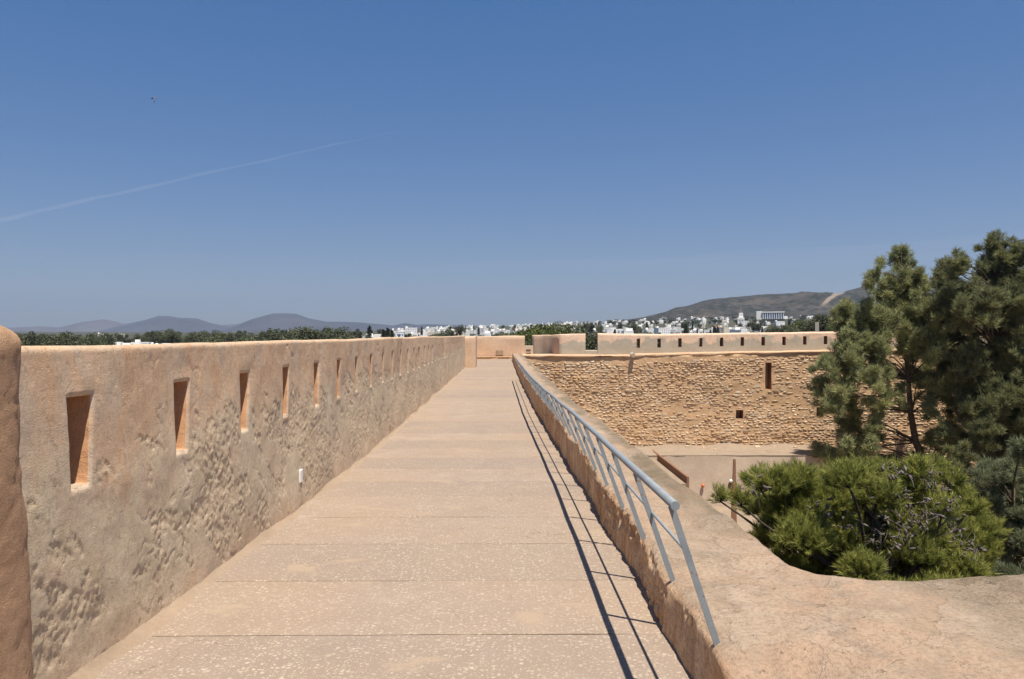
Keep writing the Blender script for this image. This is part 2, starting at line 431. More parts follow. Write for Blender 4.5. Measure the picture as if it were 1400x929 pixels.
def stain_parapet_mat():
    """far parapet: pinkish plaster whose lower part carries a ragged grey mould stain"""
    m = NT('stained_parapet'); v = m.pos(); sp = m.n('ShaderNodeSeparateXYZ'); m.L(v, sp.inputs[0])
    n1 = m.noise(v, 0.9, 7, 0.68, 0.5); n2 = m.noise(v, 5, 5, 0.65)
    base = m.mix(m.ramp(n2, [(0.3, 0), (0.7, 1)]), (0.575, 0.402, 0.287), (0.713, 0.529, 0.391))
    rel = m.math('SUBTRACT', sp.outputs[2], m.math('MULTIPLY', sp.outputs[0], 0.0145))
    k = m.math('ADD', m.math('MULTIPLY', rel, -0.55), m.math('MULTIPLY', n1, 1.5))
    k = m.math('ADD', k, m.math('MULTIPLY', m.ramp(m.math('MULTIPLY', sp.outputs[0], 0.1), [(0.5, 0), (0.9, 1)]), 0.12))
    f = m.ramp(k, [(0.26, 0), (0.33, 0.95)])
    col = m.mix(f, base, m.mix(n2, (0.310, 0.276, 0.218), (0.448, 0.397, 0.310)))
    m.color(col); m.bump(m.noise(v, 20), 0.4, 0.02)
    return m.m

def leaf_mat(name, c1, c2, c3, trans=0.42):
    m = NT(name)
    oi = m.n('ShaderNodeObjectInfo')
    col = m.mix(m.attr('tint'), c1, c2)
    n = m.noise(m.pos(), 0.6, 3); col = m.mix(m.ramp(n, [(0.42, 0), (0.68, 0.8)]), col, c3)
    hsv = m.n('ShaderNodeHueSaturation'); hsv.inputs['Saturation'].default_value = 1.0
    m.L(col, hsv.inputs['Color']); m.L(m.math('ADD', m.math('MULTIPLY', oi.outputs['Random'], 0.5), 0.75), hsv.inputs['Value'])
    m.color(hsv.outputs[0]); m.b.inputs['Roughness'].default_value = 0.6
    tr = m.n('ShaderNodeBsdfTranslucent'); mx = m.n('ShaderNodeMixShader'); mx.inputs[0].default_value = trans
    m.L(hsv.outputs[0], tr.inputs[0]); m.L(m.b.outputs[0], mx.inputs[1]); m.L(tr.outputs[0], mx.inputs[2])
    m.L(mx.outputs[0], m.out.inputs[0])
    return m.m

M = {}
M['wall'] = plaster_weathered()
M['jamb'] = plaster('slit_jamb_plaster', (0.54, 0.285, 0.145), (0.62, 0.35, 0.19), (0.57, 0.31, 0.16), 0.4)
M['sill'] = plaster('pale_sill_plaster', (0.38, 0.285, 0.20), (0.45, 0.345, 0.25), (0.34, 0.25, 0.175), 0.4)
M['pier'] = plaster('pier_plaster', (0.36, 0.215, 0.125), (0.48, 0.30, 0.18), (0.30, 0.175, 0.10), 0.4, 0.014, 42)
M['parapet'] = parapet_mat()
M['slab'] = slab_mat()
M['mortar'] = plain('joint_mortar', (0.05, 0.038, 0.028), 0.95)
M['sand'] = plaster('sandy_fillet', (0.296, 0.220, 0.152), (0.344, 0.260, 0.184), (0.272, 0.196, 0.132), 0.5)
m = NT('grey_rail_paint'); v = m.pos(); n1 = m.noise(v, 9, 7, 0.7); n2 = m.noise(v, 55, 5, 0.7)
col = m.mix(m.ramp(n1, [(0.3, 0), (0.7, 1)]), (0.19, 0.215, 0.235), (0.26, 0.285, 0.30))
col = m.mix(m.ramp(m.math('ADD', m.math('MULTIPLY', n1, 0.6), m.math('MULTIPLY', n2, 0.4)), [(0.58, 0), (0.62, 0.85)]), col, (0.20, 0.105, 0.055))
m.color(col); m.b.inputs['Roughness'].default_value = 0.55; m.bump(n2, 0.3, 0.002); M['rail'] = m.m
M['endwall'] = plaster('end_wall_plaster', (0.52, 0.365, 0.25), (0.60, 0.43, 0.30), (0.54, 0.38, 0.26), 0.4, 0.02, 12)
M['ledge'] = plaster('ledge_plaster', (0.50, 0.33, 0.205), (0.58, 0.41, 0.27), (0.45, 0.27, 0.15), 0.6, 0.03, 8)
M['stain'] = stain_parapet_mat()
M['stone'] = stone_mat()
M['bed'] = plaster('stone_wall_mortar', (0.506, 0.322, 0.184), (0.644, 0.448, 0.270), (0.575, 0.356, 0.190), 0.5, 0.08, 5)
M['dark'] = plain('slot_shade_dark_parts', (0.10, 0.06, 0.035), 0.95)  # recess shade put into the colour of the block's strips; also small dark parts
M['shadedjamb'] = plain('shaded_jamb_brown', (0.34, 0.18, 0.10), 0.95)  # shade on the jambs of loopholes and openings, put into the colour
M['court'] = plaster('courtyard_earth', (0.264, 0.200, 0.144), (0.320, 0.248, 0.180), (0.232, 0.172, 0.120), 0.6, 0.03, 6)
M['cement'] = plaster('pinkish_cement', (0.529, 0.414, 0.310), (0.609, 0.489, 0.368), (0.471, 0.368, 0.276), 0.6, 0.02, 10)
M['brown'] = plaster('brown_and_kerb_shade', (0.22, 0.115, 0.07), (0.27, 0.15, 0.09), (0.20, 0.105, 0.06), 0.5, 0.02, 10)  # shade of the kerbs' left faces put into the colour; also the brown post
M['white'] = plain('white_enamel', (0.78, 0.77, 0.74), 0.5, 0, 0.05)
M['greybox'] = plain('grey_conduit', (0.42, 0.37, 0.30), 0.7)
M['orange'] = plain('orange_glaze', (0.55, 0.17, 0.06), 0.5)
M['bark'] = plain('dark_bark', (0.085, 0.06, 0.042), 0.95, 0, 0.4, 5, 0.02)
M['bark2'] = plain('grey_bark', (0.07, 0.055, 0.045), 0.95, 0, 0.35, 12, 0.01)
M['tamarisk'] = leaf_mat('tamarisk_leaf', (0.14, 0.152, 0.07), (0.38, 0.38, 0.165), (0.27, 0.29, 0.15))
M['tamarisk2'] = leaf_mat('bluegreen_leaf', (0.12, 0.14, 0.078), (0.27, 0.285, 0.155), (0.19, 0.21, 0.115))
M['needle'] = leaf_mat('pine_needle', (0.065, 0.092, 0.022), (0.40, 0.40, 0.10), (0.23, 0.25, 0.065))
M['cone'] = plain('dead_cone', (0.12, 0.10, 0.088), 0.6, 0, 0.6, 25)
M['fartree'] = leaf_mat('far_foliage', (0.05, 0.06, 0.03), (0.14, 0.145, 0.075), (0.095, 0.105, 0.055), 0.15)
M['cypress'] = leaf_mat('cypress_foliage', (0.02, 0.032, 0.016), (0.05, 0.062, 0.028), (0.035, 0.045, 0.02), 0.1)
M['sunnytree'] = leaf_mat('olive_green_foliage', (0.06, 0.075, 0.02), (0.15, 0.165, 0.05), (0.10, 0.12, 0.035), 0.2)
M['limewash'] = plain('white_limewash', (0.80, 0.78, 0.74), 0.9, 0, 0.04, 0.4)
M['cream'] = plain('cream_wall', (0.66, 0.58, 0.46), 0.9, 0, 0.06, 0.4)
M['brickred'] = plain('red_brown_wall', (0.32, 0.17, 0.11), 0.9, 0, 0.1, 0.4)
M['pane'] = plain('window_dark', (0.07, 0.085, 0.11), 0.3)
M['blue'] = plain('blue_shutter', (0.10, 0.19, 0.42), 0.6)
M['bluewall'] = plain('blue_grey_wall', (0.20, 0.29, 0.46), 0.8)

# ------------------------------------------------------------------ shape of the walkway
YEND = 61.0
def zf(y): return -0.17 * sstep(1.5, 15.0, y)
def xr(y): return lerp(y, [0, 9, 12.5, 18, 30, 62], [0.93, 0.93, 0.90, 0.82, 0.75, 0.75])
def xo(y): return lerp(y, [0, 5, 9, 18, 56, 62], [1.69, 1.69, 1.62, 1.46, 1.40, 1.40])
GROUND = -10.35
XL = -2.018

# ------------------------------------------------------------------ walkway: bed plus single slabs
ys = np.linspace(0.2, YEND + 1.5, 60)
G = np.stack([np.stack([np.full_like(ys, XL - 0.5), ys, zf(ys) - 0.022], -1), np.stack([xr(ys) + 0.3, ys, zf(ys) - 0.022], -1)], 0)
mb = MB(); mb.grid(G)
side = np.stack([np.stack([np.full_like(ys, XL - 0.5), ys, np.full_like(ys, GROUND)], -1), np.stack([xr(ys) + 0.3, ys, np.full_like(ys, GROUND)], -1)], 0)
mb.grid(np.stack([G[0], side[0]], 0)); mb.grid(np.stack([side[1], G[1]], 0))
walk = mb.build('walkway', M['mortar'], smooth=False)
props(walk, kind='structure')
bounds = [4.486 + 1.04 * k for k in range(-4, 56)]
bounds = [b for b in bounds if b < YEND - 0.3] + [YEND + 0.1]
for k in range(len(bounds) - 1):
    y0, y1 = bounds[k] + 0.008, bounds[k + 1] - 0.008
    n = 26
    xs = np.linspace(XL - 0.02, 1.0, n)
    far = k > 24
    if far: xs = np.linspace(XL - 0.02, 1.0, 6); n = 6
    jit0 = fbm(xs * 2.5, k * 3.1, 0, 3, 5) * 0.006; jit1 = fbm(xs * 2.5, k * 3.1 + 1.7, 0, 3, 6) * 0.006
    dz = rng.normal(0, 0.0012)
    rows = []
    for (yy, dzz) in ((y0, -0.03), (y0, -0.004), (y0 + 0.006, 0.0), (y1 - 0.006, 0.0), (y1, -0.004), (y1, -0.03)):
        j = jit0 if yy < (y0 + y1) / 2 else jit1
        xe = np.minimum(xs, xr(yy) + 0.03)
        rows.append(np.stack([xe, yy + j, zf(yy) + dzz + dz + 0 * xs], -1))
    mb = MB(); mb.grid(np.stack(rows, 0))
    mb.build('floor_slab', M['slab'], walk, smooth=False, origin=(0, (y0 + y1) / 2, float(zf((y0 + y1) / 2))))

# ------------------------------------------------------------------ pierced wall builder
def axis_coords(a, b, step_fn, cuts):
    pts = [a]; 
    while pts[-1] < b: pts.append(pts[-1] + step_fn(pts[-1]))
    pts = [p for p in pts if p < b] + [b]
    for c in cuts:
        j = int(np.argmin([abs(p - c) for p in pts]))
        if 0 < j < len(pts) - 1 and abs(pts[j] - c) < 0.6 * step_fn(c): pts[j] = c
        else: pts.append(c)
    return np.array(sorted(set(pts)))
def pierced(name, us, zs, openings, pos, mat, matjamb, depth_cols=1, attrfn=None, taper=0.8, jamb='slit_lining', origin=None, closed_back=False, sill=None):
    U, Z = np.meshgrid(us, zs, indexing='ij')
    nu, nz = U.shape
    front = pos(U.ravel(), Z.ravel(), 0.0)
    idx = np.arange(nu * nz).reshape(nu, nz)
    q = np.stack([idx[:-1, :-1], idx[1:, :-1], idx[1:, 1:], idx[:-1, 1:]], -1)
    uc = (us[:-1] + us[1:]) / 2; zc = (zs[:-1] + zs[1:]) / 2
    UC, ZC = np.meshgrid(uc, zc, indexing='ij')
    hole = np.zeros(UC.shape, bool)
    for (u0, u1, z0, z1) in openings: hole |= (UC > u0) & (UC < u1) & (ZC > z0) & (ZC < z1)
    V = [front]; Q = [q[~hole]]; nv = nu * nz
    # back, coarse
    cu = np.array(sorted({us[0], us[-1], *[o[i] for o in openings for i in (0, 1)]})); cz = np.array(sorted({zs[0], zs[-1], *[o[i] for o in openings for i in (2, 3)]}))
    U2, Z2 = np.meshgrid(cu, cz, indexing='ij')
    V.append(pos(U2.ravel(), Z2.ravel(), 1.0))
    i2 = np.arange(U2.size).reshape(U2.shape) + nv
    q2 = np.stack([i2[:-1, :-1], i2[:-1, 1:], i2[1:, 1:], i2[1:, :-1]], -1)
    uc, zc = (cu[:-1] + cu[1:]) / 2, (cz[:-1] + cz[1:]) / 2
    UC, ZC = np.meshgrid(uc, zc, indexing='ij'); hole = np.zeros(UC.shape, bool)
    if not closed_back:
        for (u0, u1, z0, z1) in openings: hole |= (UC > u0) & (UC < u1) & (ZC > z0) & (ZC < z1)
    Q.append(q2[~hole]); nv += U2.size
    # top, ends
    def strip(uu, zz):
        nonlocal nv
        ts = np.linspace(0, 1, 6)
        P = np.stack([pos(uu, zz, t) for t in ts], 0)
        i3 = np.arange(P.shape[0] * P.shape[1]).reshape(P.shape[:2]) + nv
        V.append(P.reshape(-1, 3)); nv += P.shape[0] * P.shape[1]
        Q.append(np.stack([i3[:-1, :-1], i3[:-1, 1:], i3[1:, 1:], i3[1:, :-1]], -1).reshape(-1, 4))
    strip(us, np.full_like(us, zs[-1]))
    strip(np.full_like(zs, us[0]), zs); strip(np.full_like(zs, us[-1]), zs[::-1])
    VV = np.concatenate(V); QQ = np.concatenate([x.reshape(-1, 4) for x in Q])
    attrs = None
    if attrfn:
        attrs = {k: np.concatenate([a, np.zeros(len(VV) - nu * nz)]) for k, a in attrfn(U.ravel(), Z.ravel()).items()}
    o = obj(name, VV, QQ, mat, None, True, attrs, origin)
    for (u0, u1, z0, z1) in openings:
        n = 8
        um, zm = (u0 + u1) / 2, (z0 + z1) / 2
        # follow the wall's own grid lines so that the lining meets the face
        zi = zs[(zs >= z0 - 1e-6) & (zs <= z1 + 1e-6)]; ui = us[(us >= u0 - 1e-6) & (us <= u1 + 1e-6)]
        per = [(u0, z) for z in zi[::-1]] + [(u, z0) for u in ui[1:]] + [(u1, z) for z in zi[1:]] + [(u, z1) for u in ui[::-1][1:]]
        pu = np.array([p[0] for p in per]); pz = np.array([p[1] for p in per])
        ts = np.linspace(0, 1, 9)
        P = []
        for t in ts:
            s = 1 + (taper - 1) * t
            P.append(pos(um + (pu - um) * s, zm + (pz - zm) * (1 + (0.96 - 1) * t), t))
        m2 = MB(); m2.grid(np.stack(P, 0))
        oc = np.array(pos(np.array([um]), np.array([zm]), 0.0)[0])
        if origin is not None: oc = oc - np.array(origin)
        g = np.concatenate(m2.V) - (np.array(origin) if origin is not None else 0)
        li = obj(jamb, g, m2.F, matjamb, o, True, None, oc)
        if sill is not None:
            n_ = 10; uu = np.linspace(u0 - 0.004, u1 + 0.004, n_); rows = []
            for (t_, dz_) in ((-0.016, -0.014), (-0.018, -0.004), (0.0, 0.004), (0.10, 0.007), (0.30, 0.008)):
                q = pos(uu, np.full(n_, z0), 0.0); q[:, 0] = XL - t_ * 0.46 - 0.021 + fbm(uu * 30, t_, 0, 2, 5) * 0.004; q[:, 2] += dz_ + fbm(uu * 25, t_ * 3, 0, 2, 6) * 0.003
                rows.append(q)
            m3 = MB(); m3.grid(np.stack(rows, 0)[:, ::-1]); obj('sill', np.concatenate(m3.V) - oc, m3.F, sill, li, True)
    return o

# ------------------------------------------------------------------ left rampart wall with arrow slits
slits = []
for k in range(33):
    yc = 3.885 + 1.225 * k
    if yc < 43.6: slits.append((yc - 0.10, yc + 0.10, 0.925, 1.36))
def slit_dist(u, z):
    k = np.clip(np.round((u - 3.885) / 1.225), 0, len(slits) - 1)
    du = np.maximum(np.abs(u - (3.885 + 1.225 * k)) - 0.10, 0); dz = np.maximum(np.abs(z - 1.1425) - 0.2175, 0)
    return np.hypot(du, dz), u - (3.885 + 1.225 * k)
def erode(u, z):
    a = fbm(u * 1.5 + z * 0.9, z * 1.7 - u * 0.3, 0, 4, 31)
    b = fbm(u * 6.5 + z * 4.5, z * 6.0, 0, 4, 77, 0.65)
    bias = 0.62 * sstep(0.05, 0.30, z) * (1 - sstep(0.95, 1.25, z)) + 0.38 * sstep(4.0, 9.0, u) - 0.56 - 0.7 * sstep(1.05, 1.35, z)
    d, _ = slit_dist(u, z)
    return sstep(0.05, 0.36, a * 0.7 + b * 0.62 + bias) * sstep(0.02, 0.09, d)
def wall_disp(u, z):
    e = erode(u, z)
    d, _ = slit_dist(u, z)
    soft = fbm(u * 0.9, z * 1.1, 0, 3, 3) * 0.016 + fbm(u * 5, z * 5, 0, 3, 9) * 0.0035
    # lumpy rubble: rounded bumps stretched on the slant
    p = u * 26 + z * 15; q_ = z * 27 - u * 8
    r1 = np.abs(fbm(p * 0.55, q_ * 0.55, 0, 4, 41, 0.6)); r2 = fbm(p * 1.3, q_ * 1.3, 0, 2, 43)
    rough = (r1 * 0.006 - 0.006 + r2 * 0.001)
    crack = -0.004 * sstep(0.05, 0.0, np.abs(fbm(u * 2.2 + 7, z * 2.2, 0, 4, 57))) * sstep(0.0, 0.5, fbm(u * 0.8, z * 0.9, 0, 2, 59))
    fade = sstep(0.0, 0.10, d)
    edge = -0.014 * np.clip(1 - d / 0.022, 0, 1) ** 2
    return soft * (0.4 + 0.6 * fade) + e * rough + crack * fade + edge
TOP = 1.603
def wall_pos(u, z, t):
    if t == 0.0: dsp = wall_disp(u, z)
    else: dsp = np.zeros_like(u)
    rim = -0.022 * np.clip((z - (TOP - 0.03)) / 0.03, 0, 1) ** 2.2
    th = 0.46
    if 0 < t < 1: dsp = wall_disp(u, z) * (1 - t) ** 2
    x = XL + (dsp + rim * (1 - 2 * t)) - th * t
    if 0 < t < 1: pass
    crown = 0.012 * math.sin(math.pi * t) * np.clip((z - (TOP - 0.05)) / 0.05, 0, 1)
    zz = z + zf(u) * (1 - np.clip(z, 0, TOP) / TOP) + crown - 0.05 * t * (z > TOP - 0.001) + np.clip(z / TOP, 0, 1) ** 4 * (fbm(u * 0.45, 0.3, 0, 4, 12) * 0.014 - 0.012 * sstep(10, 40, u))
    uu = u + fbm(z * 9, np.floor(u / 0.611) * 3.3, 0, 2, 21) * 0.006 * np.exp(-slit_dist(u, z)[0] * 30)
    # slits narrow towards the foot, each a little differently
    dd_, du_ = slit_dist(u, z)
    kk_ = np.round((u - du_ - 3.885) / 1.225)
    wv_ = 1.0 + 0.13 * np.sin(kk_ * 12.9898 + 1.3)
    sc_ = (0.66 + 0.34 * np.clip((z - 0.925) / 0.435, -0.2, 1.1)) * wv_
    uu = uu + (du_ * (sc_ - 1) + 0.010 * np.sin(kk_ * 7.1) * np.clip((z - 1.14) * 3, -1, 1)) * np.exp(-dd_ / 0.07)
    return np.stack([x, uu, zz], -1)
def wall_attr(u, z):
    d, du = slit_dist(u, z)
    wash = sstep(0.15, 0.09, np.abs(du + (z - 0.95) * 0.05)) * sstep(0.55, 0.92, z) * (z < 0.95) * (0.6 + 0.4 * vnoise(u * 8, z * 5, 0, 4))
    wash = np.maximum(wash, 0.7 * sstep(0.05, 0.0, d) * (z > 0.9))
    return {'erode': erode(u, z), 'wash': np.clip(wash, 0, 1)}
def ustep(u): return 0.011 if u < 8 else (0.024 if u < 18 else 0.07)
us = axis_coords(1.2, 44.3, ustep, [s_[i] for s_ in slits for i in (0, 1)])
zs = axis_coords(-0.12, TOP, lambda z: 0.0115, [0.925, 1.36])
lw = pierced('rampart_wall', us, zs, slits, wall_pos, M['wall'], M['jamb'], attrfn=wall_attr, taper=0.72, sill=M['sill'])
props(lw, 'long weathered plaster rampart wall pierced by a row of narrow slits, left of the walkway', 'wall')
# sandy fillet along the foot of the wall
yy = np.concatenate([np.arange(1.3, 14, 0.05), np.arange(14, 44.2, 0.2)])
wd = 0.085 + 0.03 * fbm(yy * 1.7, 0, 0, 4, 8) ; hh = 0.05 + 0.02 * fbm(yy * 1.3, 4, 0, 3, 8)
prof = []
for t in np.linspace(0, 1, 6):
    prof.append(np.stack([XL - 0.04 + (wd + 0.04) * t, yy, zf(yy) + 0.003 - 0.012 * t ** 3 + hh * (1 - t) ** 1.8 + 0.003 * fbm(yy * 12, t * 4, 0, 2, 3)], -1))
mb = MB(); mb.grid(np.stack(prof, 0)); mb.build('base_fillet', M['sand'], lw, smooth=True)
# outer drop of the rampart below the walkway
# small white electric box and conduit on the wall
eb = empty('electric_box', (XL + 0.002, 8.05, 0.20 + float(zf(8.05))))
mb = MB(); mb.cbox(-0.02, 0.018, -0.05, 0.05, 0.06, 0.185, 0.005); mb.build('cover', M['white'], eb)
mb = MB(); mb.cbox(-0.02, 0.006, -0.022, 0.022, 0.0, 0.058, 0.003); mb.build('conduit', M['greybox'], eb)
props(eb, 'small white electric box low on the rampart wall, beside the walkway floor', 'electric box')

# ------------------------------------------------------------------ pier at the very left of the picture
def pier(name, cx, cy, hx, hy, r, z0, z1, flare, mat, label, seed, dome=0.3):
    n = 120; nz = 90
    a = np.linspace(0, 2 * np.pi, n, endpoint=False)
    ca, sa = np.cos(a), np.sin(a)
    e = 0.42
    bx = np.sign(ca) * np.abs(ca) ** e; by = np.sign(sa) * np.abs(sa) ** e
    rings = []
    for k in range(nz + 14):
        if k <= nz:
            t = k / nz; z = z0 + (z1 - dome - z0) * t; s = 1.0; fl = flare * (1 - t) ** 1.5
        else:
            th = (k - nz) / 14 * math.pi / 2; z = z1 - dome + dome * math.sin(th); s = max(0.02, math.cos(th) ** 0.55); fl = 0
        X = cx + bx * (hx + fl) * s; Y = cy + by * (hy + fl) * s
        nn = fbm(X * 2.2, Y * 2.2, z * 2.2, 3, seed) * 0.012 + np.abs(fbm(X * 18, Y * 18, z * 18, 4, seed + 5)) * 0.005
        rings.append(np.stack([X + bx * nn, Y + by * nn, np.full(n, z) + (nn if k > nz else 0)], -1))
    R = np.stack(rings, 0); R = np.concatenate([R, R[:, :1]], 1)
    mb = MB(); mb.grid(R.transpose(1, 0, 2))
    o = mb.build(name, mat, smooth=True, origin=(cx, cy, z0))
    return props(o, label, 'pier')
pier('pier', -2.06, 2.32, 0.385, 0.665, 0.1, -0.04, 1.735, 0.045, M['pier'], 'thick round-topped plaster pier at the left edge, nearest the camera', 5, 0.14)

# ------------------------------------------------------------------ right parapet: swept low wall and the broad corner platform
def top_z(x, y):
    z = 0.305 + 0.03 * fbm(x * 1.1, y * 1.1, 0, 3, 61) + 0.010 * fbm(x * 5, y * 5, 0, 4, 62)
    s = (x - 1.13) * (4.43 - 3.15) - (y - 3.15) * (1.75 - 1.13)          # side of the plaster seam at the corner
    n = fbm(x * 4, y * 4, 0, 3, 64) * 0.06
    z = z + 0.02 * sstep(-0.1, 0.10, s / 1.42 + n * 1.5) * (1 - sstep(4.3, 4.8, y)) 
    z = z + 0.05 * sstep(2.0, 4.0, x) * (1 - sstep(5, 6, y)) - 0.05 * np.exp(-((x - 1.22) ** 2 + (y - 3.2) ** 2) / 0.05)
    z = z - 0.16 * sstep(1.50, 1.0, x) * sstep(3.75, 2.8, y)
    return z
def inner_round(t): return t
mb = MB(); LIC = []; FACE = []
def add_grid(P, lic, face):
    mb.grid(P); LIC.append(np.broadcast_to(lic, P.shape[:2]).ravel()); FACE.append(np.broadcast_to(face, P.shape[:2]).ravel())
def face_disp(y, z, h):
    e = sstep(0.0, 0.45, fbm(y * 1.6, z * 3.2, 0, 4, 71) + 0.15)
    r = (1 - np.abs(fbm(y * 14, z * 14, 0, 3, 73))) * 0.035 - 0.03
    return fbm(y * 1.1, z * 1.5, 0, 3, 70) * 0.022 + e * r * 1.3 + fbm(y * 4, z * 3, 0, 2, 75) * 0.012
# inner face
Y1 = np.concatenate([np.arange(0.6, 10, 0.022), np.arange(10, 20, 0.05), np.arange(20, 57.9, 0.2)])
vs = np.linspace(0, 1, 26)
P = []
for v_ in vs:
    ztop = top_z(xr(Y1) + 0.09, Y1); zb = zf(Y1) - 0.03
    if v_ < 0.72:
        q = v_ / 0.72; z = zb + (ztop - 0.06 - zb) * q; x = xr(Y1) + 0.012 * q
    else:
        th = (v_ - 0.72) / 0.28 * math.pi / 2; z = ztop - 0.06 + 0.06 * math.sin(th); x = xr(Y1) + 0.012 + 0.09 * (1 - math.cos(th))
    amp = 1.0 if v_ < 0.72 else 1 - sstep(0.72, 1.0, v_)
    x = x - face_disp(Y1, z, 0) * amp
    P.append(np.stack([x, Y1, z], -1))
P = np.stack(P, 0)
add_grid(P, 0.0, (1 - sstep(0.70, 0.92, vs))[:, None])
# top and outer side of the swept part
YC = 4.62
Y2 = np.concatenate([np.arange(YC, 12, 0.04), np.arange(12, 57.9, 0.15)])
P = []; lic = []
inx = xr(Y2) + 0.102
for t in np.linspace(0, 1, 22):
    x = inx + (xo(Y2) - 0.05 - inx) * t
    P.append(np.stack([x, Y2, top_z(x, Y2)], -1)); lic.append(sstep(0.45, 0.95, t + 0.25 * fbm(Y2 * 1.3, t * 3, 0, 3, 66)) * sstep(4.7, 6.2, Y2))
for th in np.linspace(0, math.pi / 2, 5)[1:]:
    x = xo(Y2) - 0.05 + 0.05 * math.sin(th); P.append(np.stack([x, Y2, top_z(x, Y2) - 0.05 + 0.05 * math.cos(th)], -1)); lic.append(np.full_like(Y2, 0.6))
x = xo(Y2); P.append(np.stack([x + 0.1, Y2, np.full_like(Y2, GROUND - 0.05)], -1)); lic.append(np.full_like(Y2, 0.2))
add_grid(np.stack(P, 0), np.stack(lic, 0), 0.0)
# corner platform
X3 = np.concatenate([np.arange(0.93 + 0.10, 3.6, 0.022), np.arange(3.6, 7.0, 0.1)])
def ymax(x):
    return np.where(x < 1.66, YC, lerp(x, [1.66, 1.70, 1.75, 1.83, 2.02, 2.3, 2.64, 2.95, 7.0], [YC, 4.54, 4.43, 4.345, 4.32, 4.35, 4.38, 4.42, 4.85]))
P = []; lic = []
ts = np.linspace(0, 1, 150)
for t in ts:
    y = 0.6 + (ymax(X3) - (X3 > 1.66) * 0.05 - 0.6) * t
    P.append(np.stack([X3, y, top_z(X3, y)], -1))
    lic.append(sstep(1.9, 2.5, X3) * sstep(0.66, 0.95, t + 0.16 * fbm(X3 * 2.5, y * 2.5, 0, 4, 67)))
add_grid(np.stack(P, 0), np.stack(lic, 0), 0.0)
X4 = X3[X3 > 1.66]; P = []
for th in np.linspace(0, math.pi / 2, 5):
    y = ymax(X4) - 0.05 + 0.05 * math.sin(th); P.append(np.stack([X4, y, top_z(X4, y) - 0.05 + 0.05 * math.cos(th)], -1))
P.append(np.stack([X4, ymax(X4) + 0.05, np.full_like(X4, GROUND - 0.05)], -1))
add_grid(np.stack(P, 0), 0.6, 0.0)
# closing end far away
par = obj('parapet_wall', np.concatenate(mb.V), mb.F, M['parapet'], None, True, {'lichen': np.concatenate(LIC), 'face': np.concatenate(FACE)})
props(par, 'low broad plaster parapet right of the walkway, carrying the grey railing and turning right in the foreground', 'wall')

# ------------------------------------------------------------------ railing
rl = empty('railing', (0.93, 3.56, 0.3))
RO = np.array((0.93, 3.56, 0.3))
def rail_pt(y): return np.array((float(xr(y)) - 0.176 - 0.02 * sstep(8, 20, y) + 0.004 * math.sin(y * 2.3), y, 0.91 + float(zf(y)) + 0.004 * math.sin(y * 1.7 + 1)))
def foot_pt(y): return np.array((float(xr(y)) + 0.03, y, 0.305))
yr = np.concatenate([[3.50], np.arange(4.5, 32.4, 0.93)])
mb = MB(); mb.tube([rail_pt(y) - RO for y in yr], 0.0205, 16); mb.build('handrail', M['rail'], rl, smooth=False)
for p_ in [rl.children[0].data]: p_.polygons.foreach_set('use_smooth', [len(p.vertices) == 4 for p in p_.polygons])
mb = MB(); mb.tube([(rail_pt(y) * 0.53 + foot_pt(y) * 0.47 + np.array((0, 0, 0.03))) - RO for y in np.concatenate([[3.62], yr[1:]])], 0.0085, 8); mb.build('middle_rod', M['rail'], rl, smooth=True)
k = 0; y = 3.60
while y < 32.0:
    a = rail_pt(y) - RO + np.array((0.004, 0, -0.022)); b = foot_pt(y) - RO + np.array((0.01, 0, -0.05))
    d = (b - a) / np.linalg.norm(b - a); nrm = np.cross(d, (0, 1, 0))
    mb = MB()
    V = []
    for p_ in (a, b):
        for (s_, t_) in ((-1, -1), (1, -1), (1, 1), (-1, 1)):
            V.append(p_ + np.array((0, 1, 0)) * s_ * 0.007 + nrm * t_ * 0.0145)
    mb.add(V, [(0, 1, 2, 3), (7, 6, 5, 4), (0, 4, 5, 1), (1, 5, 6, 2), (2, 6, 7, 3), (3, 7, 4, 0)])
    c = (a + b) / 2
    po = mb.build('post', M['rail'], rl, smooth=False, origin=tuple(c))
    y += 0.93
props(rl, 'long grey metal railing with slanted posts fixed to the low parapet', 'railing')

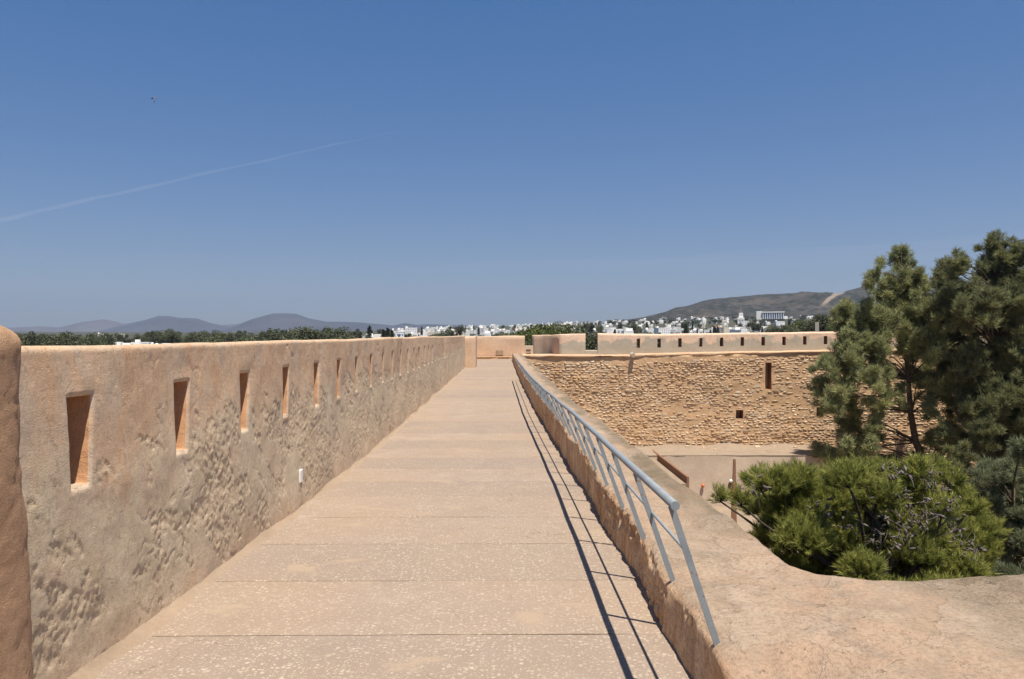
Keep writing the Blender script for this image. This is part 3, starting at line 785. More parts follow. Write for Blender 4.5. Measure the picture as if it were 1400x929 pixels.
# ------------------------------------------------------------------ far end of the walkway
def slab_wall(name, pts, zb, zt, th, mat, label, cat='wall', parent=None, notch_noise=0.03, seed=3):
    """vertical wall following a plan polyline (front line), uneven rounded top"""
    pts = [np.array(p, float) for p in pts]
    seg = [np.linalg.norm(pts[i + 1] - pts[i]) for i in range(len(pts) - 1)]
    s = np.concatenate([[0], np.cumsum(seg)])
    N = max(6, int(s[-1] / 0.25)); ss = np.linspace(0, s[-1], N)
    X = np.interp(ss, s, [p[0] for p in pts]); Y = np.interp(ss, s, [p[1] for p in pts])
    tx = np.gradient(X); ty = np.gradient(Y); ln = np.hypot(tx, ty); nx, ny = -ty / ln, tx / ln    # points to the back when walking +x
    ZT = np.interp(X, [pts[0][0], pts[-1][0]], zt) + fbm(ss * 0.7, 1.0, 0, 3, seed) * notch_noise
    ZB = np.interp(X, [pts[0][0], pts[-1][0]], zb)
    rows = []
    for q in np.linspace(0, 1, 8): rows.append((0.0, ZB + (ZT - 0.06 - ZB) * q, fbm(ss * 1.2, q * 2, 0, 3, seed + 2) * 0.025))
    rows += [(0.03, ZT - 0.02, 0), (0.09, ZT, 0), (th / 2, ZT + 0.01, 0), (th - 0.09, ZT, 0), (th - 0.03, ZT - 0.02, 0), (th, ZT - 0.06, 0), (th, ZB, 0)]
    P = np.stack([np.stack([X + nx * (d + q), Y + ny * (d + q), z], -1) for d, z, q in rows], 0)
    mb = MB(); mb.grid(P.transpose(1, 0, 2))
    n = len(rows)
    for e in (0, N - 1):
        f = [e * n + k for k in range(n)]; mb.F.append(tuple(f if e == 0 else f[::-1]))
    o = mb.build(name, mat, parent, smooth=False, origin=None if parent else (float(X[0]), float(Y[0]), float(ZB[0])))
    o.data.polygons.foreach_set('use_smooth', [len(p.vertices) == 4 for p in o.data.polygons])
    if label: props(o, label, cat)
    return o
def px_x(px, Y): return float(at(px, 460, Y)[0])
def py_z(py, Y, px=800): return float(at(px, py, Y)[2])
zfl = -0.17
# pilaster where the left wall steps in
pl = slab_wall('pilaster', [(px_x(636, 44.4) - 0.5, 44.3), (px_x(650.5, 44.4), 44.3)], (zfl - .05, zfl - .05), (1.52, 1.55), 2.2, M['endwall'], 'orange plaster pilaster closing the slitted rampart wall at its far end', 'pilaster')
rw = slab_wall('return_wall', [(XL - 0.05, 61.3), (XL - 0.05, 46.45)][::-1], (zfl - .05, zfl - .05), (1.55, 1.55), 0.45, M['endwall'], None)
bpy.data.objects.remove(rw)
mb = MB(); mb.cbox(XL - 0.5, XL + 0.0, 46.5, 61.2, zfl - 0.05, 1.55, 0.05)
props(mb.build('return_wall', M['endwall'], origin=(XL, 54, zfl)), 'short plain wall stretch between far pilaster and end wall of walkway', 'wall')
ew = slab_wall('end_wall', [(XL - 0.4, YEND + 0.02), (px_x(717.5, YEND), YEND + 0.02)], (zfl - 0.05, zfl - 0.05), (py_z(460.5, YEND), py_z(459.5, YEND)), 0.6, M['endwall'], 'orange plaster wall closing the far end of the walkway, left of the first gap')
mb = MB(); a = at(683, 484, YEND); mb.cbox(a[0] - 0.27, a[0] + 0.27, YEND - 0.06, YEND + 0.03, a[2] - 0.12, a[2] + 0.28, 0.02)
props(mb.build('wall_plate', M['sand'], origin=(a[0], YEND - 0.02, a[2])), 'pale square plate low on the wall at the far end of the walkway', 'plate')
# block with steps in the first gap
bl = empty('gap_block', tuple(at(722.5, 489, YEND + 0.1)))
bo = np.array(bl.location)
za, zb_ = py_z(473, YEND), py_z(487, YEND)
mb = MB(); mb.cbox(-0.36, 0.36, 0.0, 0.55, -0.1, za - bo[2], 0.02); mb.build('block', M['cement'], bl)
for py in (479.0, 483.5):
    mb = MB(); z_ = py_z(py, YEND) - bo[2]; mb.cbox(-0.17, 0.17, -0.03, 0.02, z_ - 0.05, z_ + 0.05, 0.008); mb.build('slot', M['dark'], bl)  # raised strip, no recess: shade is put into its dark colour
props(bl, 'pale grey block with two painted shade strips filling the first gap of the far wall', 'block')
mb_pts = [(px_x(727, 63.2), 63.2), (px_x(740, 62.9), 62.9), (px_x(752, 62.2), 62.2), (px_x(764, 60.75), 60.75)]
slab_wall('curved_merlon', mb_pts, (-0.2, -0.2), (py_z(458.5, 63), py_z(458, 60.75)), 0.5, M['endwall'], 'shaded curved merlon between the first gap and the pale merlon', 'merlon')
slab_wall('pale_merlon', [(px_x(764.3, 60.7), 60.7), (px_x(800.5, 60.7), 60.7)], (-0.15, -0.15), (py_z(457.2, 60.7), py_z(456.5, 60.7)), 0.55, M['stain'], 'pale merlon left of the second gap, grey stain near its edge', 'merlon')
mb = MB(); mb.cbox(px_x(799, 60.7), px_x(818, 60.7), 60.74, 61.2, -0.2, py_z(479, 60.7), 0.05)
props(mb.build('gap_sill', M['stain'], origin=(px_x(808, 60.7), 60.9, -0.2)), 'low sill closing the foot of the second gap in the far parapet', 'sill')

# far parapet with loopholes
YP = 60.7
x0p, x1p = px_x(817.5, YP), 46.0
def ptop(x): return np.interp(x, [7, 9, 12, 26, 46], [py_z(456.5, YP), py_z(457.5, YP), py_z(457.5, YP), py_z(454.3, YP), py_z(451, YP)])
def pbot(x): return np.interp(x, [7, 26, 46], [py_z(486, YP), py_z(478, YP), py_z(472, YP)]) - 0.1
holes = []
for i in range(15):
    pxh = 872.5 + 28.45 * i; pyh = 467.7 - 0.37 * i
    c = at(pxh, pyh, YP)
    holes.append((c[0] - 0.125, c[0] + 0.145, c[2] - 0.33, c[2] + 0.31))
# loopholes share one set of rows in wall-relative height, so express z relative to the sloping top
def p_pos(u, z, t):
    X = u; top = ptop(u); bot = pbot(u)
    zz = np.where(z > 1.0, top + (z - 1.0), bot + (top - bot) * z)
    rim = 0.05 * np.clip((z - 0.95) / 0.05, 0, 1) ** 2 * (1 - 2 * t)
    dsp = fbm(u * 0.8, z * 1.5, 0, 3, 88) * 0.02 if t == 0 else 0
    cr = 0.04 * math.sin(math.pi * t) * np.clip((z - 0.9) / 0.1, 0, 1)
    return np.stack([X, YP + 0.55 * t + rim + dsp, zz + cr + fbm(u * 0.5, 2.0, 0, 3, 90) * 0.015 * z], -1)
rh = []
for (a, b, c, d) in holes:
    m_ = (a + b) / 2; t_, o_ = float(ptop(m_)), float(pbot(m_))
    rh.append((a, b, 0.36, 0.80))
us = axis_coords(x0p, x1p, lambda u: 0.16, [r[i] for r in rh for i in (0, 1)])
zs = axis_coords(0.0, 1.0, lambda z: 0.04, [0.36, 0.80])
fp = pierced('far_parapet', us, zs, rh, p_pos, M['stain'], M['shadedjamb'], taper=0.6, jamb='loophole_lining')
props(fp, 'far parapet with a row of small loopholes and grey mould stain, above the rubble wall', 'wall')
# ledge band (edge of the far wall walk)
def ledge():
    X = np.arange(1.5, 46, 0.25)
    zt = np.interp(X, [2, 9.9, 10, 26, 46], [py_z(485.5, 60), py_z(485.5, 60), py_z(484.3, 60), py_z(478.5, 60), py_z(473, 60)]) + fbm(X * 0.8, 0, 0, 3, 4) * 0.02
    zb = np.interp(X, [2, 9.9, 10, 26, 46], [py_z(489.5, 60), py_z(489, 60), py_z(489, 60), py_z(482, 60), py_z(477, 60)]) + fbm(X * 1.1, 7, 0, 4, 4) * 0.05
    rows = [(60.25, zb), (59.97, zb + 0.02), (59.92, zb + 0.08), (59.93, zt - 0.06), (59.99, zt), (60.4, zt + 0.02), (61.6, zt + 0.02)]
    mb = MB(); mb.grid(np.stack([np.stack([X, np.full_like(X, y_), z_], -1) for y_, z_ in rows], 0))
    o = mb.build('ledge', M['ledge'], smooth=True, origin=(10, 60.0, 0))
    return props(o, 'rounded cream plaster ledge running along the top of the rubble wall', 'ledge')
ledge()
mb = MB(); a = at(865, 486, 59.85); mb.tube([(a[0], 60.3, a[2] + 0.05), (a[0], 59.6, a[2])], 0.16, 10); 
props(mb.build('rain_spout', M['greybox'], origin=tuple(a)), 'small grey rain spout sticking out of the ledge at its step', 'spout')

# ------------------------------------------------------------------ rubble curtain wall
sw_holes = []
for (pa, pb, ya, yb) in ((1046.5, 1055, 496, 533), (1006.5, 1016.5, 561, 573), (1116, 1125.5, 557, 570)):
    a = at(pa, ya, 60.0); b = at(pb, yb, 60.0); sw_holes.append((a[0], b[0], b[2], a[2]))
def s_pos(u, z, t):
    d = fbm(u * 0.25, z * 0.3, 0, 3, 101) * 0.07 + fbm(u * 2, z * 2.4, 0, 3, 102) * 0.03 if t == 0 else 0
    z = np.minimum(z, np.interp(u, [2, 10, 26, 46], [py_z(489.5, 60), py_z(489, 60), py_z(482, 60), py_z(477, 60)]) + 0.06)
    return np.stack([u, 60.0 - d + 0.9 * t + 0 * u, z], -1)
us = axis_coords(-3, 46.0, lambda u: 0.22, [h[i] for h in sw_holes for i in (0, 1)])
zs = axis_coords(GROUND - 0.05, 0.75, lambda z: 0.2, [h[i] for h in sw_holes for i in (2, 3)])
sw = pierced('rubble_wall', us, zs, sw_holes, s_pos, M['bed'], M['shadedjamb'], taper=0.95, jamb='opening_lining', closed_back=True)
props(sw, 'tall rubble stone curtain wall across the courtyard, with one tall slot and two square holes', 'wall')
# stones
def stone_proto(seed):
    import bmesh
    bm = bmesh.new(); bmesh.ops.create_icosphere(bm, subdivisions=1, radius=1.0)
    V = np.array([v.co[:] for v in bm.verts]); Fc = [tuple(v.index for v in f.verts) for f in bm.faces]; bm.free()
    V = np.sign(V) * np.abs(V) ** 0.45
    n = fbm(V[:, 0] * 1.1 + seed, V[:, 1] * 1.1, V[:, 2] * 1.1, 2, seed) * 0.42
    # cut facets
    rs = np.random.default_rng(seed)
    V = V * (1 + n)[:, None]
    for _ in range(7):
        d = rs.normal(size=3); d /= np.linalg.norm(d); lim = rs.uniform(0.65, 0.9)
        ex = np.maximum(V @ d - lim, 0); V = V - ex[:, None] * d
    return V, Fc
protos = [stone_proto(200 + k) for k in range(9)]
pmesh = [mkmesh('stone', V * 0.5, Fc, M['stone'], False) for V, Fc in protos]
stones = []
z = GROUND + 0.1
while z < -0.05:
    rowh = rng.uniform(0.13, 0.25)
    x = 0.5
    while x < 45:
        wdt = min(0.8, 0.19 + rng.gamma(2.0, 0.11))
        cx, cz = x + wdt / 2, z + rowh / 2 + rng.normal(0, 0.032) + float(fbm(x * 0.3, z * 0.5, 0, 2, 133)) * 0.07
        inhole = any(h[0] - 0.22 < cx < h[1] + 0.22 and h[2] - 0.14 < cz < h[3] + 0.14 for h in sw_holes)
        worn = fbm(cx * 0.22, cz * 0.5, 0, 3, 131)
        ztop = float(np.interp(cx, [2, 10, 26, 46], [-0.25, -0.2, 0.2, 0.5]))
        if not inhole and cz < ztop - 0.12 and not (cx < 22.5 and cz < -7.2) and cx < 42 and rng.random() < 0.93 - 0.45 * (worn > 0.35):
            stones.append((cx, cz, wdt * rng.uniform(0.92, 1.08), rowh * rng.uniform(0.55, 1.08), rng.uniform(0.018, 0.05) * (0.7 if worn > 0.1 else 1), rng.integers(0, 9), rng.normal(0, 0.07)))
        x += wdt * rng.uniform(0.92, 1.15)
    z += rowh * 0.93
def visible(s_):
    p = (s_[0] / 60) * F + 686; q = 458 + (1.65 - s_[1]) / 60 * F
    return 760 < p < 1150 and 490 < q < 610 and (q - 458) < (p - 686) * 0.80 + 3
vis = sorted([s_ for s_ in stones if visible(s_)], key=lambda s_: -s_[2] * s_[3])
chosen = set(id(s_) for s_ in vis[:300])
SV, SF, nv = [], [], 0
for s_ in stones:
    cx, cz, wd_, hg, dp, pk, rot = s_
    base = s_pos(np.array([cx]), np.array([cz]), 0)[0]
    if id(s_) in chosen:
        o = bpy.data.objects.new('stone', pmesh[pk]); o.location = (cx, base[1] - 0.01, cz); o.scale = (wd_, dp * 1.5, hg); o.rotation_euler = (0, rot, 0)
        link(o, sw)
    else:
        V, Fc = protos[pk]
        W = V * 0.5 * np.array((wd_, dp * 1.5, hg)); c_, n_ = math.cos(rot), math.sin(rot)
        W = np.stack([W[:, 0] * c_ + W[:, 2] * n_, W[:, 1], -W[:, 0] * n_ + W[:, 2] * c_], -1) + np.array((cx, base[1] - 0.01, cz))
        SV.append(W); SF.append(np.array(Fc) + nv); nv += len(W)
o = obj('stones', np.concatenate(SV), np.concatenate(SF), M['stone'], sw, False); o['kind'] = 'stuff'

# ------------------------------------------------------------------ courtyard
gx = np.linspace(1.2, 48, 60); gy = np.linspace(3.5, 60.5, 70)
GX, GY = np.meshgrid(gx, gy, indexing='ij')
mb = MB(); mb.grid(np.stack([GX, GY, GROUND + fbm(GX * 0.2, GY * 0.2, 0, 3, 140) * 0.08], -1))
props(mb.build('courtyard_ground', M['court'], smooth=True), kind='structure')
# low flat-roofed building against the rubble wall
zr = py_z(612, 60)
yfr = 56.0; xa, xb = px_x(900, yfr) - 2.2, px_x(1140, yfr)
zr2 = py_z(624, yfr)
lb = empty('low_building', ((xa + xb) / 2, yfr, GROUND)); lo_ = np.array(lb.location)
X = np.linspace(xa, xb, 30); Zs = np.linspace(GROUND - 0.05, zr2, 14); GX, GZ = np.meshgrid(X, Zs, indexing='ij')
mb = MB(); mb.grid(np.stack([GX, yfr + fbm(GX * 0.6, GZ * 0.6, 0, 3, 150) * 0.03, GZ], -1) - lo_)
mb.add(np.array([(xb, yfr, GROUND), (xb, 59.7, GROUND), (xb, 59.7, zr2), (xb, yfr, zr2)]) - lo_, [(0, 1, 2, 3)])
mb.add(np.array([(xa, yfr, GROUND), (xa, 59.7, GROUND), (xa, 59.7, zr2), (xa, yfr, zr2)]) - lo_, [(3, 2, 1, 0)])
mb.build('wall', M['cement'], lb, smooth=True)
Yg = np.linspace(yfr - 0.01, 59.9, 14); GX, GY = np.meshgrid(X, Yg, indexing='ij')
heap = 0
for (pp, hh_) in ((925, 0.10), (995, 0.22), (1075, 0.18)):
    heap = heap + hh_ * np.exp(-((GX - px_x(pp, 59.5)) / 1.3) ** 2) * sstep(58.2, 59.9, GY)
mb = MB(); mb.grid(np.stack([GX, GY, zr2 + 0.05 + heap + (GY - yfr) * 0.03 + fbm(GX, GY, 0, 3, 151) * 0.03], -1) - lo_)
mb.add(np.array([(xa, yfr - 0.01, zr2 - 0.03), (xb, yfr - 0.01, zr2 - 0.03), (xb, yfr - 0.01, zr2 + 0.05), (xa, yfr - 0.01, zr2 + 0.05)]) - lo_, [(0, 1, 2, 3)])
mb.build('roof', M['court'], lb, smooth=True)
a = at(1104, 601, 60); b_ = at(1104, 609, 60)
mb = MB(); mb.cbox(xb - 0.02, xb + 0.22, yfr - 0.05, 59.8, zr2 + 0.0, zr2 + 0.55, 0.02); o = mb.build('roof_kerb', M['brown'], lb, origin=None)
o.location = -Vector(lo_)
props(lb, 'low flat-roofed cement building against the foot of the rubble wall', 'building')
for i, (pp, q_, sz) in enumerate(((1036, 59.2, 0.20), (940, 59.3, 0.13), (962, 59.0, 0.11), (1010, 59.4, 0.15), (1060, 59.3, 0.12), (1088, 58.8, 0.14), (1050, 57.6, 0.09), (978, 58.2, 0.10))):
    o = bpy.data.objects.new('fallen_stone', pmesh[i]); o.location = (px_x(pp, q_), q_, zr2 + 0.16); o.scale = (sz * 2.6, sz * 2, sz * 1.7); link(o)
    props(o, ['largest pale fallen stone, middle of the low roof', 'small fallen stone at the left end of the low roof', 'fallen stone on the low roof, second from its left end', 'fallen stone left of the largest one on the low roof', 'fallen stone right of the largest one on the low roof', 'fallen stone near the kerb at the right of the low roof', 'tiny stone near the front edge of the low roof, right half', 'tiny stone near the front edge of the low roof, left half'][i], 'stone', 'stones fallen on the low roof')
# side terrace with a kerb whose shade is painted brown, left of the low building
h_ = 8.35; xk = 10.9
mb = MB(); mb.box(1.6, xk - 0.02, 47.2, 59.8, GROUND - 0.05, EYE - h_ - 0.42)
props(mb.build('terrace', M['court'], origin=(6, 50, GROUND)), 'raised earth terrace beyond the parapet, left of the brown kerb', 'terrace')
mb = MB(); mb.cbox(xk - 0.02, xk + 0.14, 47.2, 58.8, GROUND - 0.05, EYE - h_, 0.03)
props(mb.build('kerb_wall', M['brown'], origin=(xk, 53, GROUND)), 'straight kerb wall with shade painted brown, running away beyond the railing end', 'wall')
# brown post with bracket, ball lamp
Yq = 44.0
a = at(1003, 628, Yq); b = at(1003.5, 690, Yq)
rp = empty('brown_post', (b[0], Yq, GROUND)); 
mb = MB(); hp = a[2] - GROUND; hb = b[2] - GROUND
mb.add([(-.17, -.06, 0), (.17, -.06, 0), (.17, .06, 0), (-.17, .06, 0), (-.13, -.06, hb), (.12, -.06, hb), (.12, .06, hb), (-.13, .06, hb), (-.04, -.05, hp), (.08, -.05, hp), (.08, .05, hp), (-.04, .05, hp)],
       [(3, 2, 1, 0), (0, 1, 5, 4), (1, 2, 6, 5), (2, 3, 7, 6), (3, 0, 4, 7), (4, 5, 9, 8), (5, 6, 10, 9), (6, 7, 11, 10), (7, 4, 8, 11), (8, 9, 10, 11)])
mb.build('shaft', M['brown'], rp)
zl = at(1000, 658, Yq)[2] - GROUND
mb = MB(); mb.add([(-.12, -.03, zl), (-.12, .03, zl), (-.30, -.03, zl - 0.1), (-.30, .03, zl - 0.1), (-.42, -.02, zl - 0.85), (-.42, .02, zl - 0.85), (-.13, -.02, zl - 1.0), (-.13, .02, zl - 1.0)],
                  [(0, 1, 3, 2), (2, 3, 5, 4), (4, 5, 7, 6), (6, 7, 1, 0), (0, 2, 4, 6), (1, 7, 5, 3)])
mb.build('bracket_plate', M['brown'], rp)
mb = MB(); mb.lathe([(0.0, -0.10), (0.07, -0.075), (0.10, 0), (0.07, 0.075), (0, 0.10)], 10, (-0.2, -0.08, zl + 0.02)); mb.build('ball_lamp', M['white'], rp, smooth=True)
props(rp, 'thin brown tapering post with a white ball and hanging plate, left of the pine', 'post')
a = at(960.5, 664, yfr - 0.02)
ol = empty('wall_lamp', (a[0], yfr - 0.03, a[2]))
mb = MB(); mb.lathe([(0.0, -0.13), (0.09, -0.10), (0.13, 0), (0.09, 0.10), (0, 0.13)], 12, (0, -0.1, 0)); mb.build('globe', M['orange'], ol, smooth=True)
mb = MB(); mb.cbox(-0.03, 0.03, -0.02, 0.1, -0.03, 0.03, 0.005); mb.build('bracket', M['dark'], ol)
props(ol, 'small round orange lamp on the cement building wall near the kerb end', 'lamp')

# ------------------------------------------------------------------ vegetation helpers
def rand_dirs(n, r): 
    v = r.normal(size=(n, 3)); return v / np.linalg.norm(v, axis=1)[:, None]
def blades(base, dirs, length, width, r):
    """one slim two-triangle leaf per row"""
    n = len(base)
    side = np.cross(dirs, rand_dirs(n, r)); side /= (np.linalg.norm(side, axis=1)[:, None] + 1e-9)
    L_ = length[:, None]; W_ = (width / 2)[:, None]
    V = np.stack([base - side * W_, base + side * W_, base + dirs * L_], 1).reshape(-1, 3)
    i = np.arange(n) * 3
    return V, np.stack([i, i + 1, i + 2], -1)
def limb(mb, a, b, r0, r1, sag=0.0, n=6, seed=0, wob=0.08):
    a, b = np.array(a, float), np.array(b, float); L_ = np.linalg.norm(b - a)
    rs = np.random.default_rng(seed); pts = []
    off = rs.normal(size=(2, 3)) * wob * L_
    for k in range(n + 1):
        t = k / n
        p = a + (b - a) * t + off[0] * math.sin(math.pi * t) * 0.7 + off[1] * math.sin(2 * math.pi * t) * 0.35
        p[2] += sag * L_ * math.sin(math.pi * t)
        pts.append(p)
    mb.tube(pts, list(np.linspace(r0, r1, n + 1)), 7, False)
    return pts
def feather_tree(name, trunk_pts, trunk_r, lobes, Y, depth_sd, n_per, blade_len, blade_w, mat, label, seed, spray=7):
    """lobes: (px, py, r_px); every lobe is a cluster of feathery sprays at its own depth round the trunk's distance"""
    r = np.random.default_rng(seed)
    base = np.array(trunk_pts[0]); root = empty(name, tuple(base))
    mbk = MB(); tp = [np.array(p) - base for p in trunk_pts]
    mbk.tube([tuple(p) for p in tp], list(np.linspace(trunk_r, trunk_r * 0.12, len(tp))), 10, False)
    LV, LF, T, nv = [], [], [], 0
    for (px, py, rp) in lobes:
        yd = Y + r.normal(0, depth_sd)
        c = at(px, py, yd) - base; R = rp / F * yd * 1.18
        # limb from the closest lower trunk point
        k = min(range(len(tp)), key=lambda i: np.linalg.norm(tp[i] - c) + (5 if tp[i][2] > c[2] - 0.3 * R else 0))
        limb(mbk, tp[k], c, max(0.03, trunk_r * 0.2), 0.015, 0.05, 6, int(r.integers(1e6)), 0.07)
        ns = int(n_per * (rp / 20.0) ** 2)
        for sub in range(5):
            mbk.tube([tuple(c), tuple(c + rand_dirs(1, r)[0] * R * 0.9)], [0.025, 0.008], 4, False)
        # sub clumps give light and dark masses
        nc = 16; cc = c + r.normal(size=(nc, 3)) * R * np.array((0.42, 0.45, 0.55))
        cr = R * r.uniform(0.16, 0.42, nc); tint = np.clip(r.normal(0.5, 0.22, nc), 0, 1)
        w_ = r.integers(0, nc, ns)
        d0 = rand_dirs(ns, r); pos = cc[w_] + d0 * (cr[w_] * np.abs(r.normal(0, 0.62, ns)))[:, None]
        d0[:, 2] += 0.8; d0 /= np.linalg.norm(d0, axis=1)[:, None]
        pos_ = np.repeat(pos, spray, 0); dd = np.repeat(d0, spray, 0) + rand_dirs(ns * spray, r) * 0.65
        dd /= np.linalg.norm(dd, axis=1)[:, None]
        V, Fc = blades(pos_ + rand_dirs(ns * spray, r) * blade_len * 0.3, dd, blade_len * r.uniform(0.6, 1.3, ns * spray), np.full(ns * spray, blade_w), r)
        LV.append(V); LF.append(Fc + nv); nv += len(V)
        T.append(np.repeat(np.clip(np.repeat(tint[w_], spray) + r.normal(0, 0.15, ns * spray), 0, 1), 3))
    mbk.build('trunk', M['bark'], root, smooth=True)
    obj('crown', np.concatenate(LV), np.concatenate(LF), mat, root, False, {'tint': np.concatenate(T)})
    props(root, label, 'tree')
    return root

YT = 54.0
T1 = [(1232,346,9),(1222,352,6),(1238,352,7),(1230,366,13),(1196,380,11),(1188,388,7),(1222,392,20),(1240,396,18),(1207,404,12),(1252,384,13),(1262,392,10),(1225,428,22),(1255,428,24),(1184,428,15),(1168,438,12),(1200,448,20),(1240,462,26),(1165,468,18),(1190,480,22),(1152,500,18),(1130,508,17),(1180,512,22),(1120,528,11),(1140,545,17),(1126,556,11),(1165,556,14),(1270,468,24),(1212,524,16),(1258,520,20),(1288,500,26),(1180,600,13),(1170,618,16),(1155,634,11),(1196,592,12),(1212,632,11),(1280,450,20),(1272,412,15), (1160,585,9),(1185,640,13),(1282,540,18),(1298,600,15),(1240,645,9),(1270,560,10),(1200,560,9),(1275,640,12)]
_rf = random.Random(78)
T1 += [(_rf.uniform(1150, 1290), _rf.uniform(415, 530), _rf.uniform(8, 14)) for _ in range(26)] + [(_rf.uniform(1215, 1290), _rf.uniform(530, 670), _rf.uniform(6, 10)) for _ in range(7)] + [(_rf.uniform(1120, 1210), _rf.uniform(560, 660), _rf.uniform(7, 11)) for _ in range(14)]
feather_tree('tamarisk_tree', [at(1272, 700, YT) * np.array((1, 1, 0)) + np.array((0, 0, GROUND)), at(1268, 640, YT), at(1252, 605, YT), at(1245, 565, YT), at(1242, 520, YT), at(1236, 460, YT), at(1234, 400, YT), at(1232, 352, YT)],
             0.30, T1, YT, 1.3, 1050, 0.32, 0.042, M['tamarisk'], 'tall feathery green tree with bare dark trunk, left one of the pair at right', 301)
T2 = [(1290,368,10),(1282,384,9),(1306,364,10),(1311,352,7),(1316,360,8),(1300,390,17),(1288,410,18),(1320,400,17),(1357,328,7),(1363,342,13),(1348,356,15),(1375,350,14),(1394,342,12),(1402,370,22),(1352,386,22),(1385,400,26),(1330,430,25),(1370,440,28),(1402,440,28),(1300,440,22),(1310,480,26),(1350,490,30),(1392,490,30),(1322,530,26),(1360,540,30),(1402,540,30),(1332,580,22),(1370,580,27),(1404,590,28),(1302,558,15),(1312,610,17),(1292,592,12),(1346,620,20),(1386,630,22),(1440,380,30),(1450,450,36),(1440,520,36),(1440,600,36),(1430,335,16),(1330,470,22),(1345,555,24),(1385,560,26),(1310,640,16),(1370,655,20),(1325,505,22),(1378,470,24),(1340,410,18)]
_rf = random.Random(77)
T2 += [(_rf.uniform(1300, 1400), _rf.uniform(400, 670), _rf.uniform(11, 17)) for _ in range(34)]
feather_tree('tamarisk_tree', [at(1362, 700, YT - 2) * np.array((1, 1, 0)) + np.array((0, 0, GROUND)), at(1360, 640, YT - 2), at(1352, 560, YT - 2), at(1365, 480, YT - 2), at(1362, 400, YT - 2), at(1364, 340, YT - 2)],
             0.36, T2, YT - 2, 1.6, 900, 0.32, 0.042, M['tamarisk'], 'denser taller feathery green tree cut by the right edge of the picture', 302)
YB = 19.0

T3 = [(1345,655,14),(1362,648,17),(1385,655,22),(1350,688,18),(1380,698,24),(1402,690,22),(1372,738,22),(1400,740,25),(1392,772,20),(1430,700,34),(1440,770,36),(1330,676,10),(1338,705,12),(1380,800,30),(1360,775,16),(1395,620,14)]
feather_tree('feathery_bush', [at(1400, 760, YB) * np.array((1, 1, 0)) + np.array((0, 0, GROUND)), at(1398, 900, YB), at(1392, 760, YB), at(1385, 690, YB)],
             0.12, T3, YB, 0.5, 1000, 0.14, 0.016, M['tamarisk2'], 'soft blue-green feathery tree right of the pine, low at the right edge', 303, 8)

